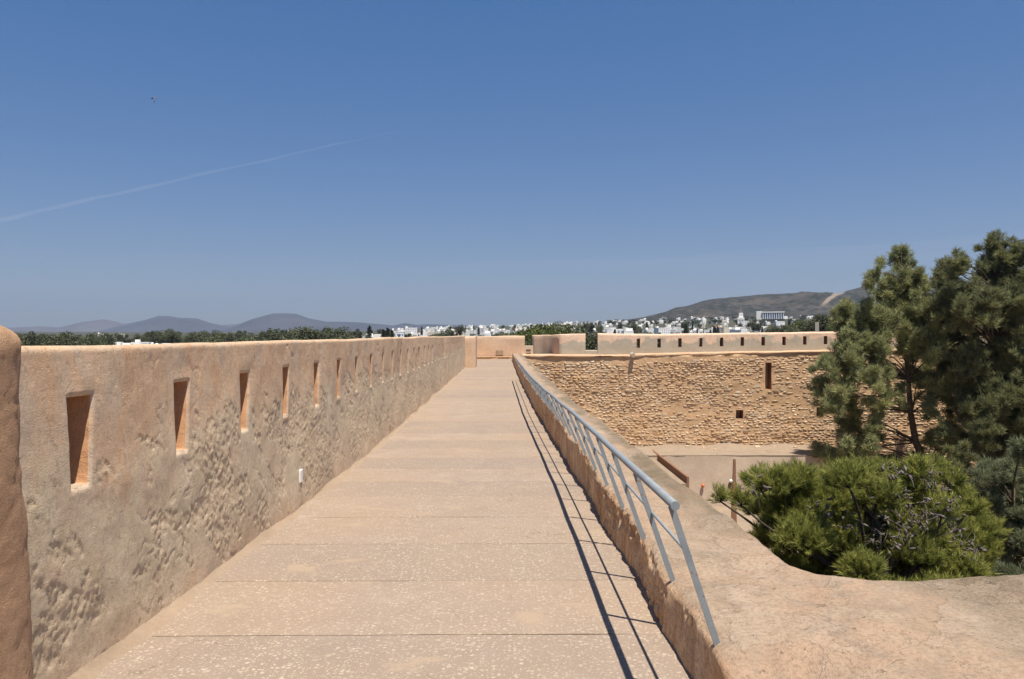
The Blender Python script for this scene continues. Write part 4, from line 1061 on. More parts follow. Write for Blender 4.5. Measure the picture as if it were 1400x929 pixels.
# ------------------------------------------------------------------ pine with bottle-brush shoots
def pine():
    r = np.random.default_rng(404); Yp = 11.0
    lobes = [(1038,664,15),(1062,668,20),(1090,662,19),(1050,700,24),(1092,702,28),(1130,692,26),(1122,664,14),(1160,664,20),(1168,702,26),(1200,684,22),(1206,650,12),(1250,652,17),(1275,648,14),(1298,662,11),(1240,690,18),(1098,742,26),(1150,742,27),(1200,736,24),(1250,742,20),(1298,748,15),(1342,728,17),(1340,755,18),(1222,778,18),(1280,778,18),(1130,778,18),(1180,784,18),(1322,786,16),(1012,690,7),(985,686,6),(1150,830,40),(1220,840,40),(1290,830,35),(1090,800,25),(1065,735,20),(1230,715,12),(1230,672,19),(1268,690,17),(1288,704,12),(1322,702,13),(1300,768,18),(1255,765,20),(1330,775,16),(1180,650,12),(1145,655,12),(1310,680,9)]
    lobes += [(rq, pq, 24) for rq in range(1060, 1350, 42) for pq in (705, 745, 785) if not (1265 < rq < 1325 and pq < 730)]
    base = at(1190, 760, Yp); base[2] = GROUND
    root = empty('pine_tree', tuple(base))
    mbk = MB(); top = at(1190, 760, Yp) - base
    tp = [np.array((0, 0, 0.0)), np.array((0.15, 0.1, 4.0)), top + np.array((0, 0, -2.5)), top + np.array((0, 0, -0.6)), top + np.array((0.1, 0, 0.4)), at(1180, 690, Yp) - base]
    mbk.tube([tuple(p) for p in tp], [0.2, 0.17, 0.13, 0.09, 0.06, 0.03], 10, False)
    NV, NF, T, nv = [], [], [], 0
    for (px, py, rp) in lobes:
        yd = Yp + r.normal(0, 0.45) + (758 - py) * 0.006 + (0.8 if rp == 24 else 0)
        c = at(px, py, yd) - base; R = rp / F * yd * 1.12
        k = 3 if c[2] > top[2] - 0.6 else 2
        limb(mbk, tp[k], c, 0.035, 0.012, -0.03, 6, int(r.integers(1e6)), 0.06)
        n = int((rp / 20) ** 2 * 165) + 8
        d = rand_dirs(n, r); d[:, 2] = np.abs(d[:, 2]) * 0.9 - 0.25
        tip = c + d * (R * 1.12 * r.random(n) ** 0.4)[:, None]
        ax = d * 0.55 + rand_dirs(n, r) * 0.45; ax[:, 2] += 0.75; ax /= np.linalg.norm(ax, axis=1)[:, None]
        for q in range(0, n, 2):
            mbk.tube([tuple(c + (tip[q] - c) * 0.15 + r.normal(0, 0.02, 3)), tuple(tip[q])], [0.008, 0.004], 3, False)
        ln = r.uniform(0.10, 0.22, n); per = 40
        t = r.random((n, per)); b0 = tip[:, None, :] + ax[:, None, :] * (t * ln[:, None])[:, :, None]
        rd = rand_dirs(n * per, r).reshape(n, per, 3)
        rd -= (rd * ax[:, None, :]).sum(-1, keepdims=True) * ax[:, None, :]; rd /= np.linalg.norm(rd, axis=-1, keepdims=True) + 1e-9
        nd = ax[:, None, :] * (0.55 + 0.5 * t)[:, :, None] + rd * 0.62
        nd = (nd / np.linalg.norm(nd, axis=-1, keepdims=True)).reshape(-1, 3)
        V, Fc = blades(b0.reshape(-1, 3), nd, r.uniform(0.06, 0.115, n * per), np.full(n * per, 0.0085), r)
        NV.append(V); NF.append(Fc + nv); nv += len(V)
        # needle tint: fresh towards the shoot's tip, a few rusty
        tn = np.clip(r.normal(0.5, 0.3, n)[:, None] + (t - 0.5) * 0.8 + r.normal(0, 0.1, (n, per)), 0, 1).ravel()
        T.append(np.repeat(tn, 3))
    mbk.build('trunk', M['bark2'], root, smooth=True)
    obj('needles', np.concatenate(NV), np.concatenate(NF), M['needle'], root, False, {'tint': np.concatenate(T)})
    # grey dead cones and bare twigs in clusters
    mbc = MB()
    for (px, py, nn, sp) in ((1222,650,14,9),(1232,640,8,7),(1258,690,30,17),(1240,702,26,14),(1200,735,24,14),(1222,718,26,13),(1140,702,9,10),(1318,742,18,12),(1300,690,16,14),(1285,668,14,14),(1085,735,8,10),(1120,690,7,8),(1298,725,12,10),(1275,655,10,12),(1035,660,6,6),(1180,660,9,10),(1250,725,16,10),(1330,752,8,8),(1160,715,8,10),(1024,668,5,5)):
        c0 = at(px, py, Yp - 0.55) - base
        for _ in range(nn):
            c = c0 + np.array((r.normal(0, sp / F * Yp * 0.75), r.normal(0, 0.18), r.normal(0, sp / F * Yp * 0.7)))
            d = rand_dirs(1, r)[0]; L_ = r.uniform(0.045, 0.10); w_ = L_ * r.uniform(0.13, 0.26)
            mbc.tube([tuple(c), tuple(c + d * L_ * 0.25), tuple(c + d * L_ * 0.6), tuple(c + d * L_)], [w_ * 0.35, w_, w_ * 0.8, w_ * 0.12], 6, True)
            if r.random() < 0.5:
                e = c + rand_dirs(1, r)[0] * r.uniform(0.1, 0.22); mbc.tube([tuple(c), tuple((c + e) / 2 + r.normal(0, 0.012, 3)), tuple(e)], [0.005, 0.004, 0.002], 4, False)
    o = mbc.build('cones', M['cone'], root, smooth=True); o['kind'] = 'stuff'
    props(root, 'bushy bright green pine top with grey dead cones, just beyond the foreground parapet', 'tree')
pine()

# ------------------------------------------------------------------ land beyond the fort
DK = np.array([0, 90, 150, 250, 500, 900, 1500, 2200, 3500, 6000, 14000.0])
PK = np.array([300, 480, 640, 900, 1150.0])
ZK = np.array([[-11, -11, -11, -8, -4, -2, -1, 2, 6, 20, 35],
               [-11, -11, -11, -8, -3.5, -1, 3, 8, 14, 24, 35],
               [-11, -11, -11, -8, -2, 3, 13, 22, 28, 32, 36],
               [-11, -11, -11, -8, -1, 5, 20, 40, 50, 50, 38],
               [-11, -11, -11, -8, 0, 7, 24, 48, 70, 58, 40.0]])
def px_of(x, y):
    az = np.arctan2(x, y) - YAW
    return 700 + F * np.tan(np.clip(az, -1.2, 1.2))
def tz(x, y):
    x = np.asarray(x, float); y = np.asarray(y, float)
    d = np.hypot(x, y); p = np.clip(px_of(x, y), PK[0], PK[-1])
    cols = np.stack([np.interp(np.log(d + 30), np.log(DK + 30), ZK[i]) for i in range(5)], 0)
    k = np.clip(np.searchsorted(PK, p) - 1, 0, 3); t = (p - PK[k]) / (PK[k + 1] - PK[k])
    ii = np.arange(d.size).reshape(d.shape); c2 = cols.reshape(5, -1)
    z = c2[k.ravel(), ii.ravel()] * (1 - t.ravel()) + c2[k.ravel() + 1, ii.ravel()] * t.ravel()
    return z.reshape(d.shape) + fbm(x * 0.004, y * 0.004, 0, 3, 160) * 2.0 * sstep(200, 900, d)
m = NT('dry_land'); v = m.pos(); n1 = m.noise(v, 0.012, 8, 0.65); n2 = m.noise(v, 0.09, 6, 0.7)
col = m.mix(m.ramp(n1, [(0.4, 0), (0.6, 1)]), (0.04, 0.047, 0.024), (0.085, 0.078, 0.05))
col = m.mix(m.ramp(n2, [(0.45, 0), (0.6, 0.8)]), col, (0.03, 0.036, 0.018)); m.color(col); M['land'] = m.m
azs = np.radians(np.concatenate([np.arange(-180, -40, 5), np.arange(-40, 45, 0.5), np.arange(45, 181, 5)]))
ds = np.concatenate([[2.0], np.geomspace(60, 14000, 90)])
A_, D_ = np.meshgrid(azs, ds, indexing='ij'); X_, Y_ = np.sin(A_) * D_, np.cos(A_) * D_
mb = MB(); mb.grid(np.stack([X_, Y_, tz(X_, Y_)], -1))
props(mb.build('land', M['land'], smooth=True), kind='structure')

def hill(name, prof, dr, d0, d1, mat, ns, amp, label_seed):
    px = np.linspace(prof[0][0], prof[-1][0], 260)
    pyv = np.interp(px, [p[0] for p in prof], [p[1] for p in prof])
    dd = np.concatenate([np.linspace(d0, dr, 46), np.linspace(dr, d1, 12)[1:]])
    az = np.arctan((px - 700) / F) + YAW
    rz = EYE - (pyv - 458) / F * dr
    G = []
    for a_, z_ in zip(az, rz):
        row = []
        x_, y_ = np.sin(a_) * dd / np.cos(a_ - YAW), np.cos(a_) * dd / np.cos(a_ - YAW)
        gz = tz(x_, y_) - 6
        s_ = np.where(dd <= dr, sstep(d0, dr, dd) ** 0.8, 1 - sstep(dr, d1, dd))
        nn = fbm(x_ * ns, y_ * ns, 0, 5, label_seed) * amp * np.sin(np.pi * np.clip(s_, 0, 1)) + np.abs(fbm(x_ * ns * 1.5, y_ * ns * 1.5, 3, 4, label_seed + 1)) * -amp * 0.9 * s_ * (1 - s_) * 4
        G.append(np.stack([x_, y_, gz + np.maximum(z_ - gz, 0) * s_ + nn], -1))
    mb = MB(); mb.grid(np.stack(G, 0))
    return props(mb.build(name, mat, smooth=True), kind='structure')
m = NT('scrub_hill'); v = m.pos(); n1 = m.noise(v, 0.045, 6, 0.7); n2 = m.noise(v, 0.006, 6, 0.6, 0.5)
col = m.mix(m.ramp(n1, [(0.44, 0), (0.6, 1)]), (0.012, 0.016, 0.010), (0.055, 0.048, 0.036))
col = m.mix(m.ramp(n2, [(0.56, 0), (0.68, 0.7)]), col, (0.085, 0.068, 0.05))
# bare strip down the slope and pale crest
sp = m.n('ShaderNodeSeparateXYZ'); m.L(v, sp.inputs[0])
ratio = m.math('DIVIDE', sp.outputs[0], sp.outputs[1])
wob = m.math('ADD', ratio, m.math('MULTIPLY', m.math('SUBTRACT', n2, 0.5), 0.03))
h1 = m.math('ADD', wob, m.math('MULTIPLY', sp.outputs[2], -0.00030))
c_strip = 0.4085 + 0.0145 - 150 * 0.00030
strip = m.ramp(m.math('MULTIPLY', m.math('ABSOLUTE', m.math('SUBTRACT', h1, c_strip)), 40), [(0.09, 1.0), (0.18, 0.0)])
strip = m.math('MULTIPLY', strip, m.ramp(m.math('MULTIPLY', sp.outputs[2], 0.005), [(0.42, 0), (0.5, 0.9)]))
col = m.mix(strip, col, (0.22, 0.175, 0.13)); m.color(col); M['scrub'] = m.m
hill('hills', [(840, 440), (880, 434), (910, 427), (925, 421), (940, 419), (960, 413), (1000, 408), (1030, 405), (1060, 403), (1110, 400.5), (1130, 401), (1145, 403), (1160, 398), (1175, 394), (1195, 393.5), (1215, 397), (1260, 392), (1330, 398), (1450, 412), (1650, 440)], 3000, 1900, 4300, M['scrub'], 0.004, 26, 170)
M['mount'] = plain('far_mountain', (0.045, 0.048, 0.052), 0.95, 0, 0.35, 0.0016)
M['mount2'] = plain('far_mountain_bare', (0.085, 0.078, 0.074), 0.95, 0, 0.3, 0.0016)
hill('hills', [(-350, 452), (-200, 446), (-60, 447), (19, 449), (52, 446.5), (82, 448), (113, 440.6), (141, 437), (156, 439.5), (175, 444.5), (230, 447), (290, 446), (330, 443), (360, 446), (470, 449)], 12000, 9500, 13500, M['mount2'], 0.0012, 60, 180)
hill('hills', [(110, 458), (132, 454), (165, 445), (198, 438), (217, 432), (230, 432.5), (245, 434.8), (269, 435.5), (288, 442), (311, 447), (340, 452)], 10500, 8000, 12500, M['mount'], 0.0012, 50, 190)
hill('hills', [(290, 456), (320, 446.5), (344, 436.7), (373, 429), (390, 428.6), (405, 429.4), (424, 436), (446, 440), (490, 441), (514, 443), (538, 445.5), (553, 442), (570, 444.5), (587, 443.5), (611, 444.5), (700, 447), (800, 450)], 9600, 7000, 12000, M['mount'], 0.0012, 45, 200)

# ------------------------------------------------------------------ far trees
ORD = ['first', 'second', 'third', 'fourth', 'fifth', 'sixth', 'seventh', 'eighth', 'ninth', 'tenth']
def zone(px):
    if px < 60: return 'by the left pier'
    sl_px = [700 + F * math.tan(math.atan2(XL, s_[0]) - YAW) for s_ in slits[:9]]
    if px < 520: return 'over the %s slit' % ORD[int(np.argmin([abs(px - q) for q in sl_px]))]
    for lim, t in ((565, 'by the blue-windowed house'), (605, 'over the last slits'), (640, 'left of the pilaster'), (717, 'over the end wall'), (764, 'over the curved merlon'), (800, 'over the pale merlon'), (858, 'right of the second gap')):
        if px < lim: return t
    k = int(round((px - 872.5) / 28.45))
    return 'over the %s loophole' % ORD[max(k, 0)] if k < 10 else 'behind the feathery trees'
def row(d): return 'nearest' if d < 700 else ('nearer' if d < 1050 else ('farther' if d < 1500 else 'farthest'))
def crown_mesh(name, kind, mat, seed, fine=1.0):
    r = np.random.default_rng(seed)
    if kind == 'round':
        nl = 16; c = rand_dirs(nl, r) * np.array((0.36, 0.36, 0.30)) * r.random((nl, 1)) ** 0.4 + np.array((0, 0, 0.62)); rad = r.uniform(0.12, 0.24, nl); n = 2600; ls = 0.036
    elif kind == 'tall':
        nl = 18; t = r.random(nl); c = np.stack([r.normal(0, 0.13, nl), r.normal(0, 0.13, nl), 0.25 + t * 0.65], -1); rad = r.uniform(0.1, 0.2, nl) * (1.2 - 0.6 * t); n = 2600; ls = 0.034
    else:
        nl = 16; t = np.linspace(0, 1, nl); c = np.stack([r.normal(0, 0.015, nl), r.normal(0, 0.015, nl), 0.12 + t * 0.8], -1); rad = 0.115 * np.sin(np.pi * (0.18 + 0.80 * t)) + 0.01; n = 1500; ls = 0.03
    n = int(n * fine * 1.25); ls = 1.15 * ls / fine ** 0.45
    w_ = r.integers(0, nl, n); d = rand_dirs(n, r); p = c[w_] + d * (rad[w_] * r.random(n) ** 0.35)[:, None]
    dd = d * 0.7 + rand_dirs(n, r); dd /= np.linalg.norm(dd, axis=1)[:, None]
    V, Fc = blades(p, dd, ls * r.uniform(0.8, 1.7, n), ls * r.uniform(0.6, 1.1, n), r)
    tint = np.clip(r.normal(0.45, 0.25, nl)[w_] + r.normal(0, 0.12, n), 0, 1)
    return mkmesh(name, V, Fc, mat, False, {'tint': np.repeat(tint, 3)})
def trunk_mesh(h):
    mb = MB(); mb.tube([(0, 0, -0.02), (0.01, 0, h * 0.5), (-0.01, 0.01, h)], [0.028, 0.02, 0.012], 6, False)
    for q in range(3):
        a_ = q * 2.1; mb.tube([(0, 0, h * 0.55), (0.14 * math.cos(a_), 0.14 * math.sin(a_), h * 1.05)], [0.013, 0.005], 5, False)
    return mkmesh('trunk', np.concatenate(mb.V), mb.F, M['bark'], True)
TM = {'round': trunk_mesh(0.6), 'tall': trunk_mesh(0.65), 'cypress': trunk_mesh(0.4)}
CM = {'round': [crown_mesh('crown', 'round', M['fartree'], 500 + k) for k in range(5)], 'tall': [crown_mesh('crown', 'tall', M['fartree'], 520 + k) for k in range(4)],
      'cypress': [crown_mesh('crown', 'cypress', M['cypress'], 540 + k) for k in range(3)], 'sunny': [crown_mesh('crown', 'round', M['sunnytree'], 560 + k) for k in range(3)]}
for k_, src_, mt_ in (('sunny_near', 'round', 'sunnytree'), ('round_near', 'round', 'fartree'), ('tall_near', 'tall', 'fartree')):
    CM[k_] = [crown_mesh('crown', src_, M[mt_], 600 + q, 4.0) for q in range(2)]
def far_tree(kind, x, y, ztop, wid, label, group, seedk=0, z0=None, hlim=(3.0, 16.0)):
    zb = float(tz(np.array([x]), np.array([y]))[0]) if z0 is None else z0
    h = min(max(ztop - zb, hlim[0]), hlim[1])
    root = empty({'cypress': 'cypress_tree'}.get(kind, 'broadleaf_tree'), (x, y, zb), random.uniform(0, 6.28))
    tk = bpy.data.objects.new('trunk', TM[{'sunny': 'round', 'sunny_near': 'round', 'round_near': 'round', 'tall_near': 'tall'}.get(kind, kind)]); tk.scale = (h, h, h); link(tk, root)
    cr = bpy.data.objects.new('crown', random.choice(CM[kind])); cr.scale = (h * wid, h * wid, h); link(cr, root)
    props(root, label, 'tree', group); return root
rt = random.Random(11)
def spot(px, d):
    az = math.atan((px - 700) / F) + YAW; q = d / math.cos(az - YAW)
    return math.sin(az) * q, math.cos(az) * q
def top_of(py, d): return EYE - (py - 458) / F * d
# belt of trees beyond the left wall
for k in range(76):
    px = -60 + 560 * (k + rt.random()) / 76; d = rt.uniform(360, 520) if 150 < px < 265 else rt.uniform(210, 420)
    ty = float(np.interp(px, [-60, 60, 90, 130, 180, 200, 240, 300, 380, 420, 450, 500], [457, 456, 456, 457, 458, 452, 454, 457, 452, 449, 451, 452])) + rt.choice([-2.5, 0.5, 3.5]) + rt.gauss(0, 2.2)
    x, y = spot(px, d)
    kind = rt.choice(['round', 'round', 'tall', 'sunny' if 300 < px < 360 else 'round'])
    far_tree(kind, x, y, top_of(ty, d), rt.uniform(0.9, 1.35), '%s green tree in the dense belt, %s %s' % ('tall slim' if kind == 'tall' else 'olive' if kind == 'sunny' else 'rounded dark', 'front' if d < 280 else 'middle' if d < 350 else 'back', zone(px)), 'tree belt behind the left wall', hlim=(4, 15))
for k in range(38):
    px = -80 + 600 * (k + rt.random()) / 38; d = rt.uniform(500, 1300); x, y = spot(px, d)
    far_tree(rt.choice(['round', 'tall']), x, y, top_of(456.5 + rt.gauss(0, 1.5), d), rt.uniform(1.2, 1.7), 'small hazy tree far behind the belt, %s row, %s' % (row(d), zone(px)), 'far hazy trees on the left plain', hlim=(4, 13))
for (px, ty, d) in ((455, 449, 300), (465, 451, 310), (469, 450, 305), (476, 451, 300), (505, 444, 380), (524, 449, 350), (530, 447, 360), (536, 450, 350), (484, 453, 320)):
    x, y = spot(px, d); far_tree('cypress' if px != 455 else 'round', x, y, top_of(ty, d), 1.1, 'pointed dark cypress rising %s of the white domed house' % {455: 'well left', 465: 'left, leaning on its neighbour,', 469: 'left, tallest of three,', 476: 'just left', 505: 'tallest, behind', 524: 'just right', 530: 'right, tall one,', 536: 'farther right', 484: 'nearest left'}[px], 'cypresses near the domed house', hlim=(5, 18))
# trees among the town
for k in range(150):
    px = rt.uniform(500, 1330); d = rt.choice([rt.uniform(300, 700), rt.uniform(600, 1500)]); x, y = spot(px, d)
    g = float(tz(np.array([x]), np.array([y]))[0])
    kd = rt.choice(['round', 'cypress', 'tall', 'round', 'cypress'])
    far_tree(kd, x, y, g + rt.uniform(4.5, 10), rt.uniform(0.8, 1.2), '%s tree among the town houses, %s row, %s' % ({'round': 'round dark', 'cypress': 'pointed dark', 'tall': 'slim leafy'}[kd], row(d), zone(px)), 'trees among the town houses', hlim=(3, 13))
for k in range(120):
    px = rt.uniform(820, 1200); d = rt.uniform(1250, 2350); x, y = spot(px, d)
    g = float(tz(np.array([x]), np.array([y]))[0])
    far_tree(rt.choice(['round', 'tall', 'round']), x, y, g + rt.uniform(4.5, 9), rt.uniform(1.3, 2.0), 'tiny dark tree at the foot of the hill, %s row, %s' % (row(d), zone(px)), 'tiny trees at the foot of the hill', hlim=(3, 13))
for k in range(46):
    px = rt.uniform(640, 1190); d = rt.uniform(190, 330); x, y = spot(px, d)
    g = float(tz(np.array([x]), np.array([y]))[0]); ty = rt.uniform(453, 460)
    kd = rt.choice(['cypress', 'round', 'cypress', 'tall'])
    far_tree(kd, x, y, top_of(ty, d), rt.uniform(0.8, 1.1), '%s tree close behind the far walls, %s %s' % ({'round': 'round dark', 'cypress': 'pointed dark', 'tall': 'slim leafy'}[kd], 'front' if d < 260 else 'back', zone(px)), 'trees behind the far parapet', hlim=(4, 15))
for (px, ty, d, kind, wid, lab) in ((741, 440.5, 112, 'sunny', 0.85, 'big olive green tree behind the far gaps, left of the second gap'), (757, 442, 118, 'round', 0.75, 'dark dense tree crown just right of the big olive green tree'),
                                    (722, 447, 100, 'sunny', 0.7, 'olive green tree right behind the first gap of the far wall'), (702, 449, 125, 'sunny', 0.6, 'small olive green tree left of the first gap'),
                                    (690, 452, 125, 'round', 0.6, 'low dark green tree left of the small olive green tree'),
                                    (808, 448, 90, 'tall', 0.7, 'dark tree filling the second gap of the far parapet'), (720, 457, 84, 'round', 0.7, 'dark shrub-like tree filling the first gap'),
                                    (1130, 424, 230, 'tall', 1.2, 'tall brown-green tree behind the right end of the far parapet'), (1100, 437, 240, 'sunny', 0.9, 'bright green round tree left of the tall brown-green tree'),
                                    (1090, 441, 230, 'round', 0.9, 'broad green tree behind the last loopholes'), (1072, 444, 235, 'round', 1.0, 'spreading green tree left of the bright green round tree'),
                                    (1145, 430, 260, 'round', 1.0, 'leafy tree beside the left edge of the feathery pair'), (1160, 436, 200, 'sunny', 0.9, 'pale green tree showing through the feathery branches')):
    x, y = spot(px, d); far_tree(kind + '_near', x, y, top_of(ty, d), wid, lab, None, hlim=(4, 22))

# ------------------------------------------------------------------ town
def house_proto(kind, mat):
    root = empty('town_house', (0, 0, 0)); win = []
    mb = MB()
    if kind == 0:
        mb.cbox(-5, 5, 0, 9, -3, 6.2, 0.08); rf = (-5, 5, 0, 9, 6.2); win = [(-3, 1.4), (0, 1.4), (3, 1.4), (-3, 4.3), (3, 4.3)]; front = 0
    elif kind == 1:
        mb.cbox(-6, 1, 0, 9, -3, 3.4, 0.08); mb.cbox(1.003, 6, 1.0, 10, -3, 6.6, 0.08); rf = (-6, 1, 0, 9, 3.4); win = [(-4, 1.3), (-1.5, 1.3)]; front = 0
    elif kind == 2:
        mb.cbox(-4, 4, 0, 8, -3, 3.6, 0.08); mb.cbox(-1.5, 4.2, 3, 8.3, 3.55, 6.4, 0.08); rf = (-4, 4, 0, 8, 3.6); win = [(-2, 1.4), (1.8, 1.4)]; front = 0
    elif kind == 3:
        mb.cbox(-8, 8, 0, 9, -3, 8.6, 0.1); rf = (-8, 8, 0, 9, 8.6); win = [(q, z_) for q in (-6, -3, 0, 3, 6) for z_ in (1.2, 4.0, 6.8)]; front = 0
    else:
        mb.cbox(-5, 5, 0, 8, -3, 3.8, 0.08); rf = (-5, 5, 0, 8, 3.8); win = [(-3, 1.4), (0, 1.4), (3, 1.4)]; front = 0
    mb.build('wall', mat, root)
    x0, x1, y0, y1, zt = rf; mb = MB()
    for (a, b, c, d) in ((x0 - .05, x1 + .05, y0 - .08, y0 + .25), (x0 - .05, x1 + .05, y1 - .25, y1 + .05), (x0 - .05, x0 + .25, y0 + .25, y1 - .25), (x1 - .25, x1 + .05, y0 + .25, y1 - .25)):
        mb.box(a, b, c, d, zt - 0.01, zt + 0.7)
    if kind == 4: mb.lathe([(2.6, 0.0), (2.5, 0.6), (2.2, 1.25), (1.6, 1.85), (0.8, 2.25), (0.05, 2.4)], 18, (0, 4, zt - 0.02))
    if kind in (0, 3): mb.cbox(x0 + 1, x0 + 3.6, y1 - 4, y1 - 1, zt, zt + 2.4, 0.05)
    mb.build('roof', mat, root)
    for (wx, wz) in win:
        mb = MB(); mb.box(-0.42, 0.42, -0.04, 0.05, -0.6, 0.6)
        o = mb.build('window', M['pane'] if kind != 3 else M['blue'], root); o.location = (wx, 0, wz)
    if kind in (1, 2):
        mb = MB(); mb.box(-0.5, 0.5, -0.04, 0.05, 0, 2.1); o = mb.build('door', M['blue'], root); o.location = (0 if kind == 2 else -2.8, 0, 0)
    return root
PROT = [(house_proto(k, M['limewash']), k) for k in (0, 1, 2, 3, 4)] + [(house_proto(0, M['cream']), 5), (house_proto(2, M['brickred']), 6)]
used = set()
def house(pk, px, d, rz, sc, label, group):
    x, y = spot(px, d); src = PROT[pk][0]
    o = src if pk not in used else copy_tree(src)
    used.add(pk)
    o.location = (x, y, float(tz(np.array([x]), np.array([y]))[0])); o.rotation_euler = (0, 0, rz - math.atan2(x, y) * 0.7); o.scale = (sc, sc, sc)
    props(o, label, 'house', group); return o
LB = {0: 'two-storey white house in the distant town', 1: 'white stepped house in the distant town', 2: 'white house with upper room in the distant town', 3: 'long white three-storey block in the distant town', 4: 'low white house with a dome in the distant town', 5: 'cream two-storey house in the distant town', 6: 'red-brown house in the distant town'}
rh_ = random.Random(23); placed = []; cand = []
tries = 0
while len(placed) < 430 and tries < 9000:
    tries += 1
    px = 535 + 780 * rh_.random(); d = 520 + 1750 * rh_.random() ** 1.1
    if px > 1230 and rh_.random() < 0.6: continue
    x, y = spot(px, d)
    if any(math.hypot(x - a, y - b) < 11 for a, b in placed): continue
    if abs(px - 1057) < 24 and 1250 < d < 1600: continue
    placed.append((x, y)); cand.append((d, px, rh_.choices([0, 1, 2, 3, 4, 5, 6], [4, 7, 7, 0.5, 0.8, 2.0, 0.7])[0], rh_.uniform(-0.6, 0.6), rh_.uniform(0.5, 0.85)))
cand.sort()
for (d, px, pk, rz, sc) in cand[:245]:
    house(pk, px, d, rz, sc, LB[pk].replace(' in the distant town', ' in the %s town row, %s' % (row(d), zone(px))), 'white houses of the distant town')
fm = MB()
for (d, px, pk, rz, sc) in cand[245:]:
    x, y = spot(px, d); g = float(tz(np.array([x]), np.array([y]))[0]); one = MB()
    w_, l_, h_ = rh_.uniform(4, 6.5), rh_.uniform(7, 10), rh_.uniform(3.4, 6.4)
    one.box(-w_, w_, 0, l_, -3, h_); one.box(-w_ * 0.1, w_ * 1.03, l_ * 0.3, l_ * 1.03, h_ - 0.01, h_ + 2.6)
    for q in (-0.6, 0.0, 0.6): one.box(w_ * q - 0.4, w_ * q + 0.4, -0.05, 0.3, 1.0, 2.1)
    P = np.concatenate(one.V) * sc; a_ = rz - math.atan2(x, y) * 0.7; ca, sa = math.cos(a_), math.sin(a_)
    P = np.stack([P[:, 0] * ca - P[:, 1] * sa + x, P[:, 0] * sa + P[:, 1] * ca + y, P[:, 2] + g], -1); fm.add(P, one.F)
props(fm.build('far_houses', M['limewash']), 'mass of tiny white houses in the farthest rows of town', 'houses', None, 'stuff')
for (px, d, pk) in ((172, 330, 2), (181, 320, 1), (190, 335, 0), (203, 345, 2), (214, 335, 4), (228, 330, 2), (239, 325, 1), (247, 335, 2), (155, 345, 2), (60, 520, 2), (25, 560, 0), (48, 540, 1), (150, 600, 2), (268, 620, 1), (160, 640, 1), (140, 900, 3), (165, 950, 3), (470, 520, 2), (435, 500, 1)):
    house(pk, px, d, rt.uniform(-0.4, 0.4), 0.62, '%s white house glimpsed between trees, %s row, %s' % (['two-storey', 'stepped', 'small roomed', 'long blocky', 'domed'][pk], row(d), zone(px)), 'houses between the left trees')
# hillside villas
for k in range(26):
    px = rt.uniform(880, 1230); d = rt.uniform(2050, 2350)
    pk = rt.choice([0, 1, 2]); o = house(pk, px, d, rt.uniform(-0.5, 0.5), 1.2, 'tiny white %s villa on the lower hill slope, %s' % (['two-storey', 'stepped', 'roof-roomed'][pk], zone(px)), 'villas on the hill slope')
    x, y = o.location.x, o.location.y
for q_, (src_, _k) in enumerate(PROT):
    if q_ not in used:
        for c_ in list(src_.children): bpy.data.objects.remove(c_)
        bpy.data.objects.remove(src_)
# landmarks
def landmark(name, px, py_base, d, label, cat):
    x, y = spot(px, d); g = float(tz(np.array([x]), np.array([y]))[0])
    o = empty(name, (x, y, EYE - (py_base - 458) / F * d if name == 'columned_hall' else min(g, EYE - (py_base - 458) / F * d)), -math.atan2(x, y)); props(o, label, cat); return o
# columned hall
d = 1400; s_ = d / F
ch = landmark('columned_hall', 1057, 436, d, 'blue-grey flat-roofed hall with a row of white columns below the hill', 'building')
mb = MB(); mb.cbox(-14 * s_, 14 * s_, 1.5, 16, -0.5, 8.2 * s_, 0.1); mb.build('wall', M['bluewall'], ch)
mb = MB(); mb.cbox(-15 * s_, 15 * s_, -0.6, 16.6, -18, -0.5, 0.1); mb.build('podium', M['land'], ch)
mb = MB(); mb.cbox(-15 * s_, 15 * s_, -0.6, 16.6, 8.2 * s_, 9.6 * s_, 0.1); mb.build('roof', M['limewash'], ch)
for k in range(10):
    mb = MB(); mb.lathe([(0.75, -0.5), (0.75, 0), (0.62, 8.2 * s_)], 10, ((-13.2 + 26.4 * k / 9) * s_, 0.4, 0)); mb.build('column', M['limewash'], ch, smooth=True)
mb = MB(); mb.cbox(-22 * s_, -15.2 * s_, 1.5, 14, -18, 10.5 * s_, 0.1); mb.build('side_wing', M['limewash'], ch)
d = 1100; s_ = d / F
tw = landmark('white_tower', 1013, 452, d, 'stepped white tower with a thin mast rising above the town', 'tower')
g = tw.location.z; zz = lambda py: EYE - (py - 458) / F * d - g
mb = MB(); mb.cbox(-4.5 * s_, 4.5 * s_, 0, 9, -5, zz(434), 0.1); mb.cbox(-2.8 * s_, 2.8 * s_, 1.5, 7.5, zz(434) - .02, zz(428), 0.1); mb.build('wall', M['limewash'], tw)
mb = MB(); mb.tube([(0, 4, zz(428) - 0.3), (0, 4, zz(418))], [0.3, 0.12], 6); mb.build('mast', M['greybox'], tw)
for q in (-2.4, 0, 2.4):
    mb = MB(); mb.box(q * s_ - 0.6, q * s_ + 0.6, -0.06, 0.05, zz(440), zz(437)); mb.build('window', M['pane'], tw)
d = 450; s_ = d / F
dh = landmark('domed_house', 506, 470, d, 'white house with a round dome and side wings, right above the left wall', 'house')
g = dh.location.z; zz = lambda py: EYE - (py - 458) / F * d - g
mb = MB(); mb.cbox(-8 * s_, 5 * s_, 0, 8, -5, zz(459.5), 0.1); mb.cbox(5.003 * s_, 16 * s_, 0.5, 8, -5, zz(457.5), 0.1); mb.cbox(-15 * s_, -8.003 * s_, 1, 8, -5, zz(461), 0.1); mb.build('wall', M['limewash'], dh)
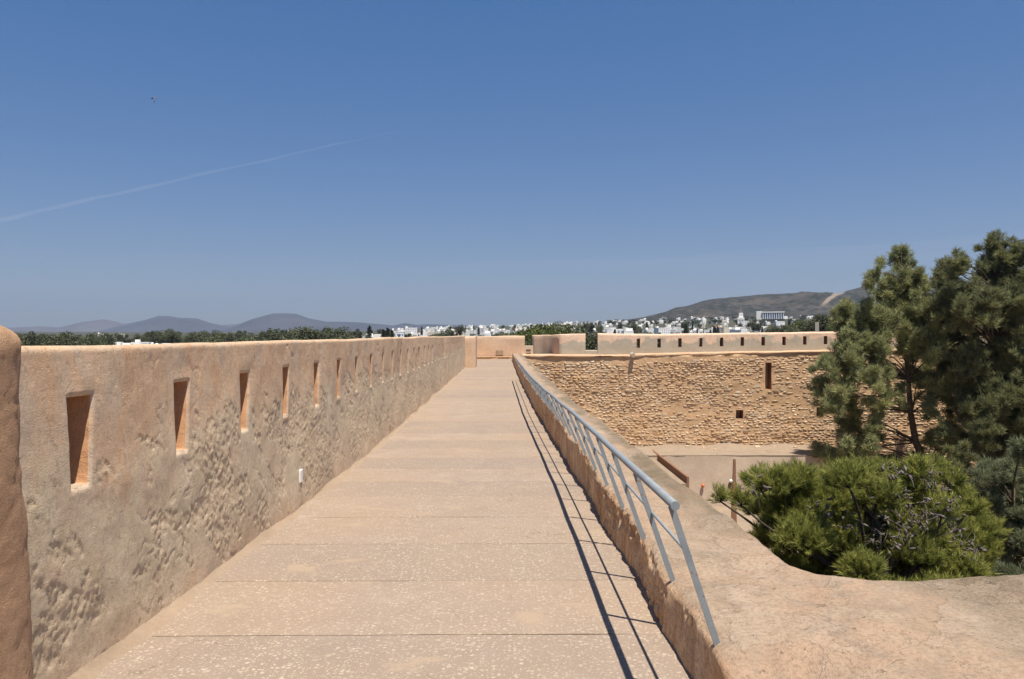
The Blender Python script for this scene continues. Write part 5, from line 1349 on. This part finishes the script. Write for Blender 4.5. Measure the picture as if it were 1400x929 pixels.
mb = MB(); R_ = 5.4 * s_; mb.lathe([(R_ * math.cos(t), R_ * math.sin(t) * 0.9) for t in np.linspace(0, math.pi / 2 - 0.02, 9)], 22, (-1 * s_, 4, zz(459.6))); mb.build('dome', M['limewash'], dh, smooth=True)
for q in (-5, 2, 8, 13):
    mb = MB(); mb.box(q * s_ - 0.4, q * s_ + 0.4, -0.06 if q < 5 else 0.44, 0.55, zz(465), zz(462.5)); mb.build('window', M['pane'], dh)
d = 480; s_ = d / F
bh = landmark('blue_window_house', 547, 470, d, 'white cube house with rows of blue windows, right of the domed house', 'house')
g = bh.location.z; zz = lambda py: EYE - (py - 458) / F * d - g
mb = MB(); mb.cbox(-5.5 * s_, 5.5 * s_, 0, 9, -5, zz(454.5), 0.1); mb.cbox(-19 * s_, -5.503 * s_, 1, 9, -5, zz(460), 0.1); mb.build('wall', M['limewash'], bh)
mb = MB(); mb.box(-5.7 * s_, 5.7 * s_, -0.1, 0.2, zz(454.5), zz(453.6)); mb.box(-5.7 * s_, -5.3 * s_, 0.2, 9, zz(454.5), zz(453.6)); mb.build('roof', M['limewash'], bh)
for qx in (-3.2, 0, 3.2):
    for py in (458, 462):
        mb = MB(); mb.box(qx * s_ - 0.45, qx * s_ + 0.45, -0.06, 0.05, zz(py + 1), zz(py - 1)); mb.build('window', M['blue'], bh)
a = spot(1117, 215); 
hb_ = empty('signboard', (a[0], a[1], float(tz(np.array([a[0]]), np.array([a[1]]))[0])), -0.3)
zt_ = EYE - (441 - 458) / F * 215 - hb_.location.z
mb = MB(); mb.cbox(-0.5, 0.5, -0.06, 0.06, zt_ - 2.4, zt_, 0.02); mb.build('panel', M['greybox'], hb_)
mb = MB(); mb.tube([(0, 0, 0), (0, 0, zt_ - 2.4)], 0.08, 8); mb.build('pole', M['greybox'], hb_)
props(hb_, 'narrow pale grey signboard on a pole behind the far parapet', 'sign')

# ------------------------------------------------------------------ parasail in the sky
d = 500.0; c = at(211, 136.0, d); s_ = d / F * 1.35
ps = empty('parasail', tuple(c))
def canopy(half):
    u = np.linspace(0, 1, 9); vv = np.linspace(0, 1, 7); rows = []
    for t in u:
        a_ = math.radians(8 + 82 * t) * half
        rows.append([(math.sin(a_) * 3.4 * s_ * 0.8, (q - 0.5) * 2.2 * s_, 1.5 * s_ * math.cos(a_) + 0.3 * s_ * math.sin(math.pi * q)) for q in vv])
    m_ = MB(); m_.grid(np.array(rows)); return m_
M['kite1'] = plain('dark_canopy', (0.10, 0.06, 0.09), 0.7); M['kite2'] = plain('red_canopy', (0.35, 0.08, 0.09), 0.7); M['kite3'] = plain('pale_canopy', (0.55, 0.52, 0.45), 0.7)
canopy(-1).build('canopy_half', M['kite1'], ps); canopy(1).build('canopy_half', M['kite2'], ps)
mb = MB(); mb.cbox(-0.7 * s_, 0.7 * s_, -0.8 * s_, 0.8 * s_, 1.45 * s_, 1.95 * s_, 0.05); mb.build('crown_panel', M['kite3'], ps)
mb = MB()
for sx in (-1, 1): mb.tube([(sx * 2.6 * s_, 0, 0.1), (0, 0, -2.4 * s_)], 0.02, 4)
mb.build('lines', M['dark'], ps)
mb = MB(); mb.lathe([(0.02, -0.9), (0.16, -0.6), (0.24, -0.1), (0.2, 0.3), (0.1, 0.4), (0.13, 0.55), (0.02, 0.7)], 10, (0, 0, -2.4 * s_)); mb.build('rider', M['dark'], ps, smooth=True)
props(ps, 'tiny dark and red parasail high in the clear sky, upper left', 'parasail')

# ------------------------------------------------------------------ contrail
m = NT('vapour'); m.t.nodes.remove(m.b)
vs_ = m.n('ShaderNodeVolumeScatter'); vs_.inputs['Color'].default_value = (1, 1, 1, 1); vs_.inputs['Density'].default_value = 0.00095
m.L(vs_.outputs[0], m.out.inputs['Volume']); M['vapour'] = m.m
A0 = at(-120, 328, 20000); A1 = at(240, 247, 21500); A2 = at(400, 211, 22300); A3 = at(548, 178, 23000)
mb = MB(); pts = []; rad = []
for t in np.linspace(0, 1, 40):
    p = np.array([np.interp(t, [0, .5, .75, 1], [q[i] for q in (A0, A1, A2, A3)]) for i in range(3)])
    p = p + np.array((0, 0, 12 * math.sin(t * 25) + 8 * math.sin(t * 61))); pts.append(tuple(p)); rad.append(float(np.interp(t, [0, 0.5, 0.85, 1], [70, 46, 26, 10])) * (1 + 0.15 * math.sin(t * 47)))
mb.tube(pts, rad, 14, True)
ct = mb.build('contrail', M['vapour'], smooth=True, origin=tuple(A0))
props(ct, 'long thin white vapour trail slanting across the sky on the left', 'contrail')

m = NT('thin_cloud'); m.t.nodes.remove(m.b)
vs_ = m.n('ShaderNodeVolumeScatter'); vs_.inputs['Density'].default_value = 0.00012; m.L(vs_.outputs[0], m.out.inputs['Volume'])
for (a0, a1, rr, lab) in (((860, 362), (1560, 312), 150, 'faint upper streak of thin high cloud at right'), ((520, 372), (1500, 345), 190, 'faint lower streak of thin high cloud at right')):
    A0, A1 = at(*a0, 24000), at(*a1, 24000); mb = MB()
    mb.tube([tuple(A0 + (A1 - A0) * t + np.array((0, 0, 60 * math.sin(t * 9)))) for t in np.linspace(0, 1, 24)], [rr * (0.15 + math.sin(math.pi * t) ** 0.6) for t in np.linspace(0, 1, 24)], 14, True)
    props(mb.build('cloud_streak', m.m, smooth=True, origin=tuple(A0)), lab, 'cloud')
# ------------------------------------------------------------------ haze
m = NT('haze_air'); m.t.nodes.remove(m.b)
pv = m.n('ShaderNodeVolumePrincipled'); pv.inputs['Color'].default_value = (0.66, 0.77, 1.0, 1); pv.inputs['Density'].default_value = 0.00007
pv.inputs['Anisotropy'].default_value = 0.35
m.L(pv.outputs[0], m.out.inputs['Volume'])
mb = MB(); mb.box(-14600, 14600, -14600, 14600, -13.0, 620)
hz = mb.build('haze', m.m); props(hz, kind='stuff')
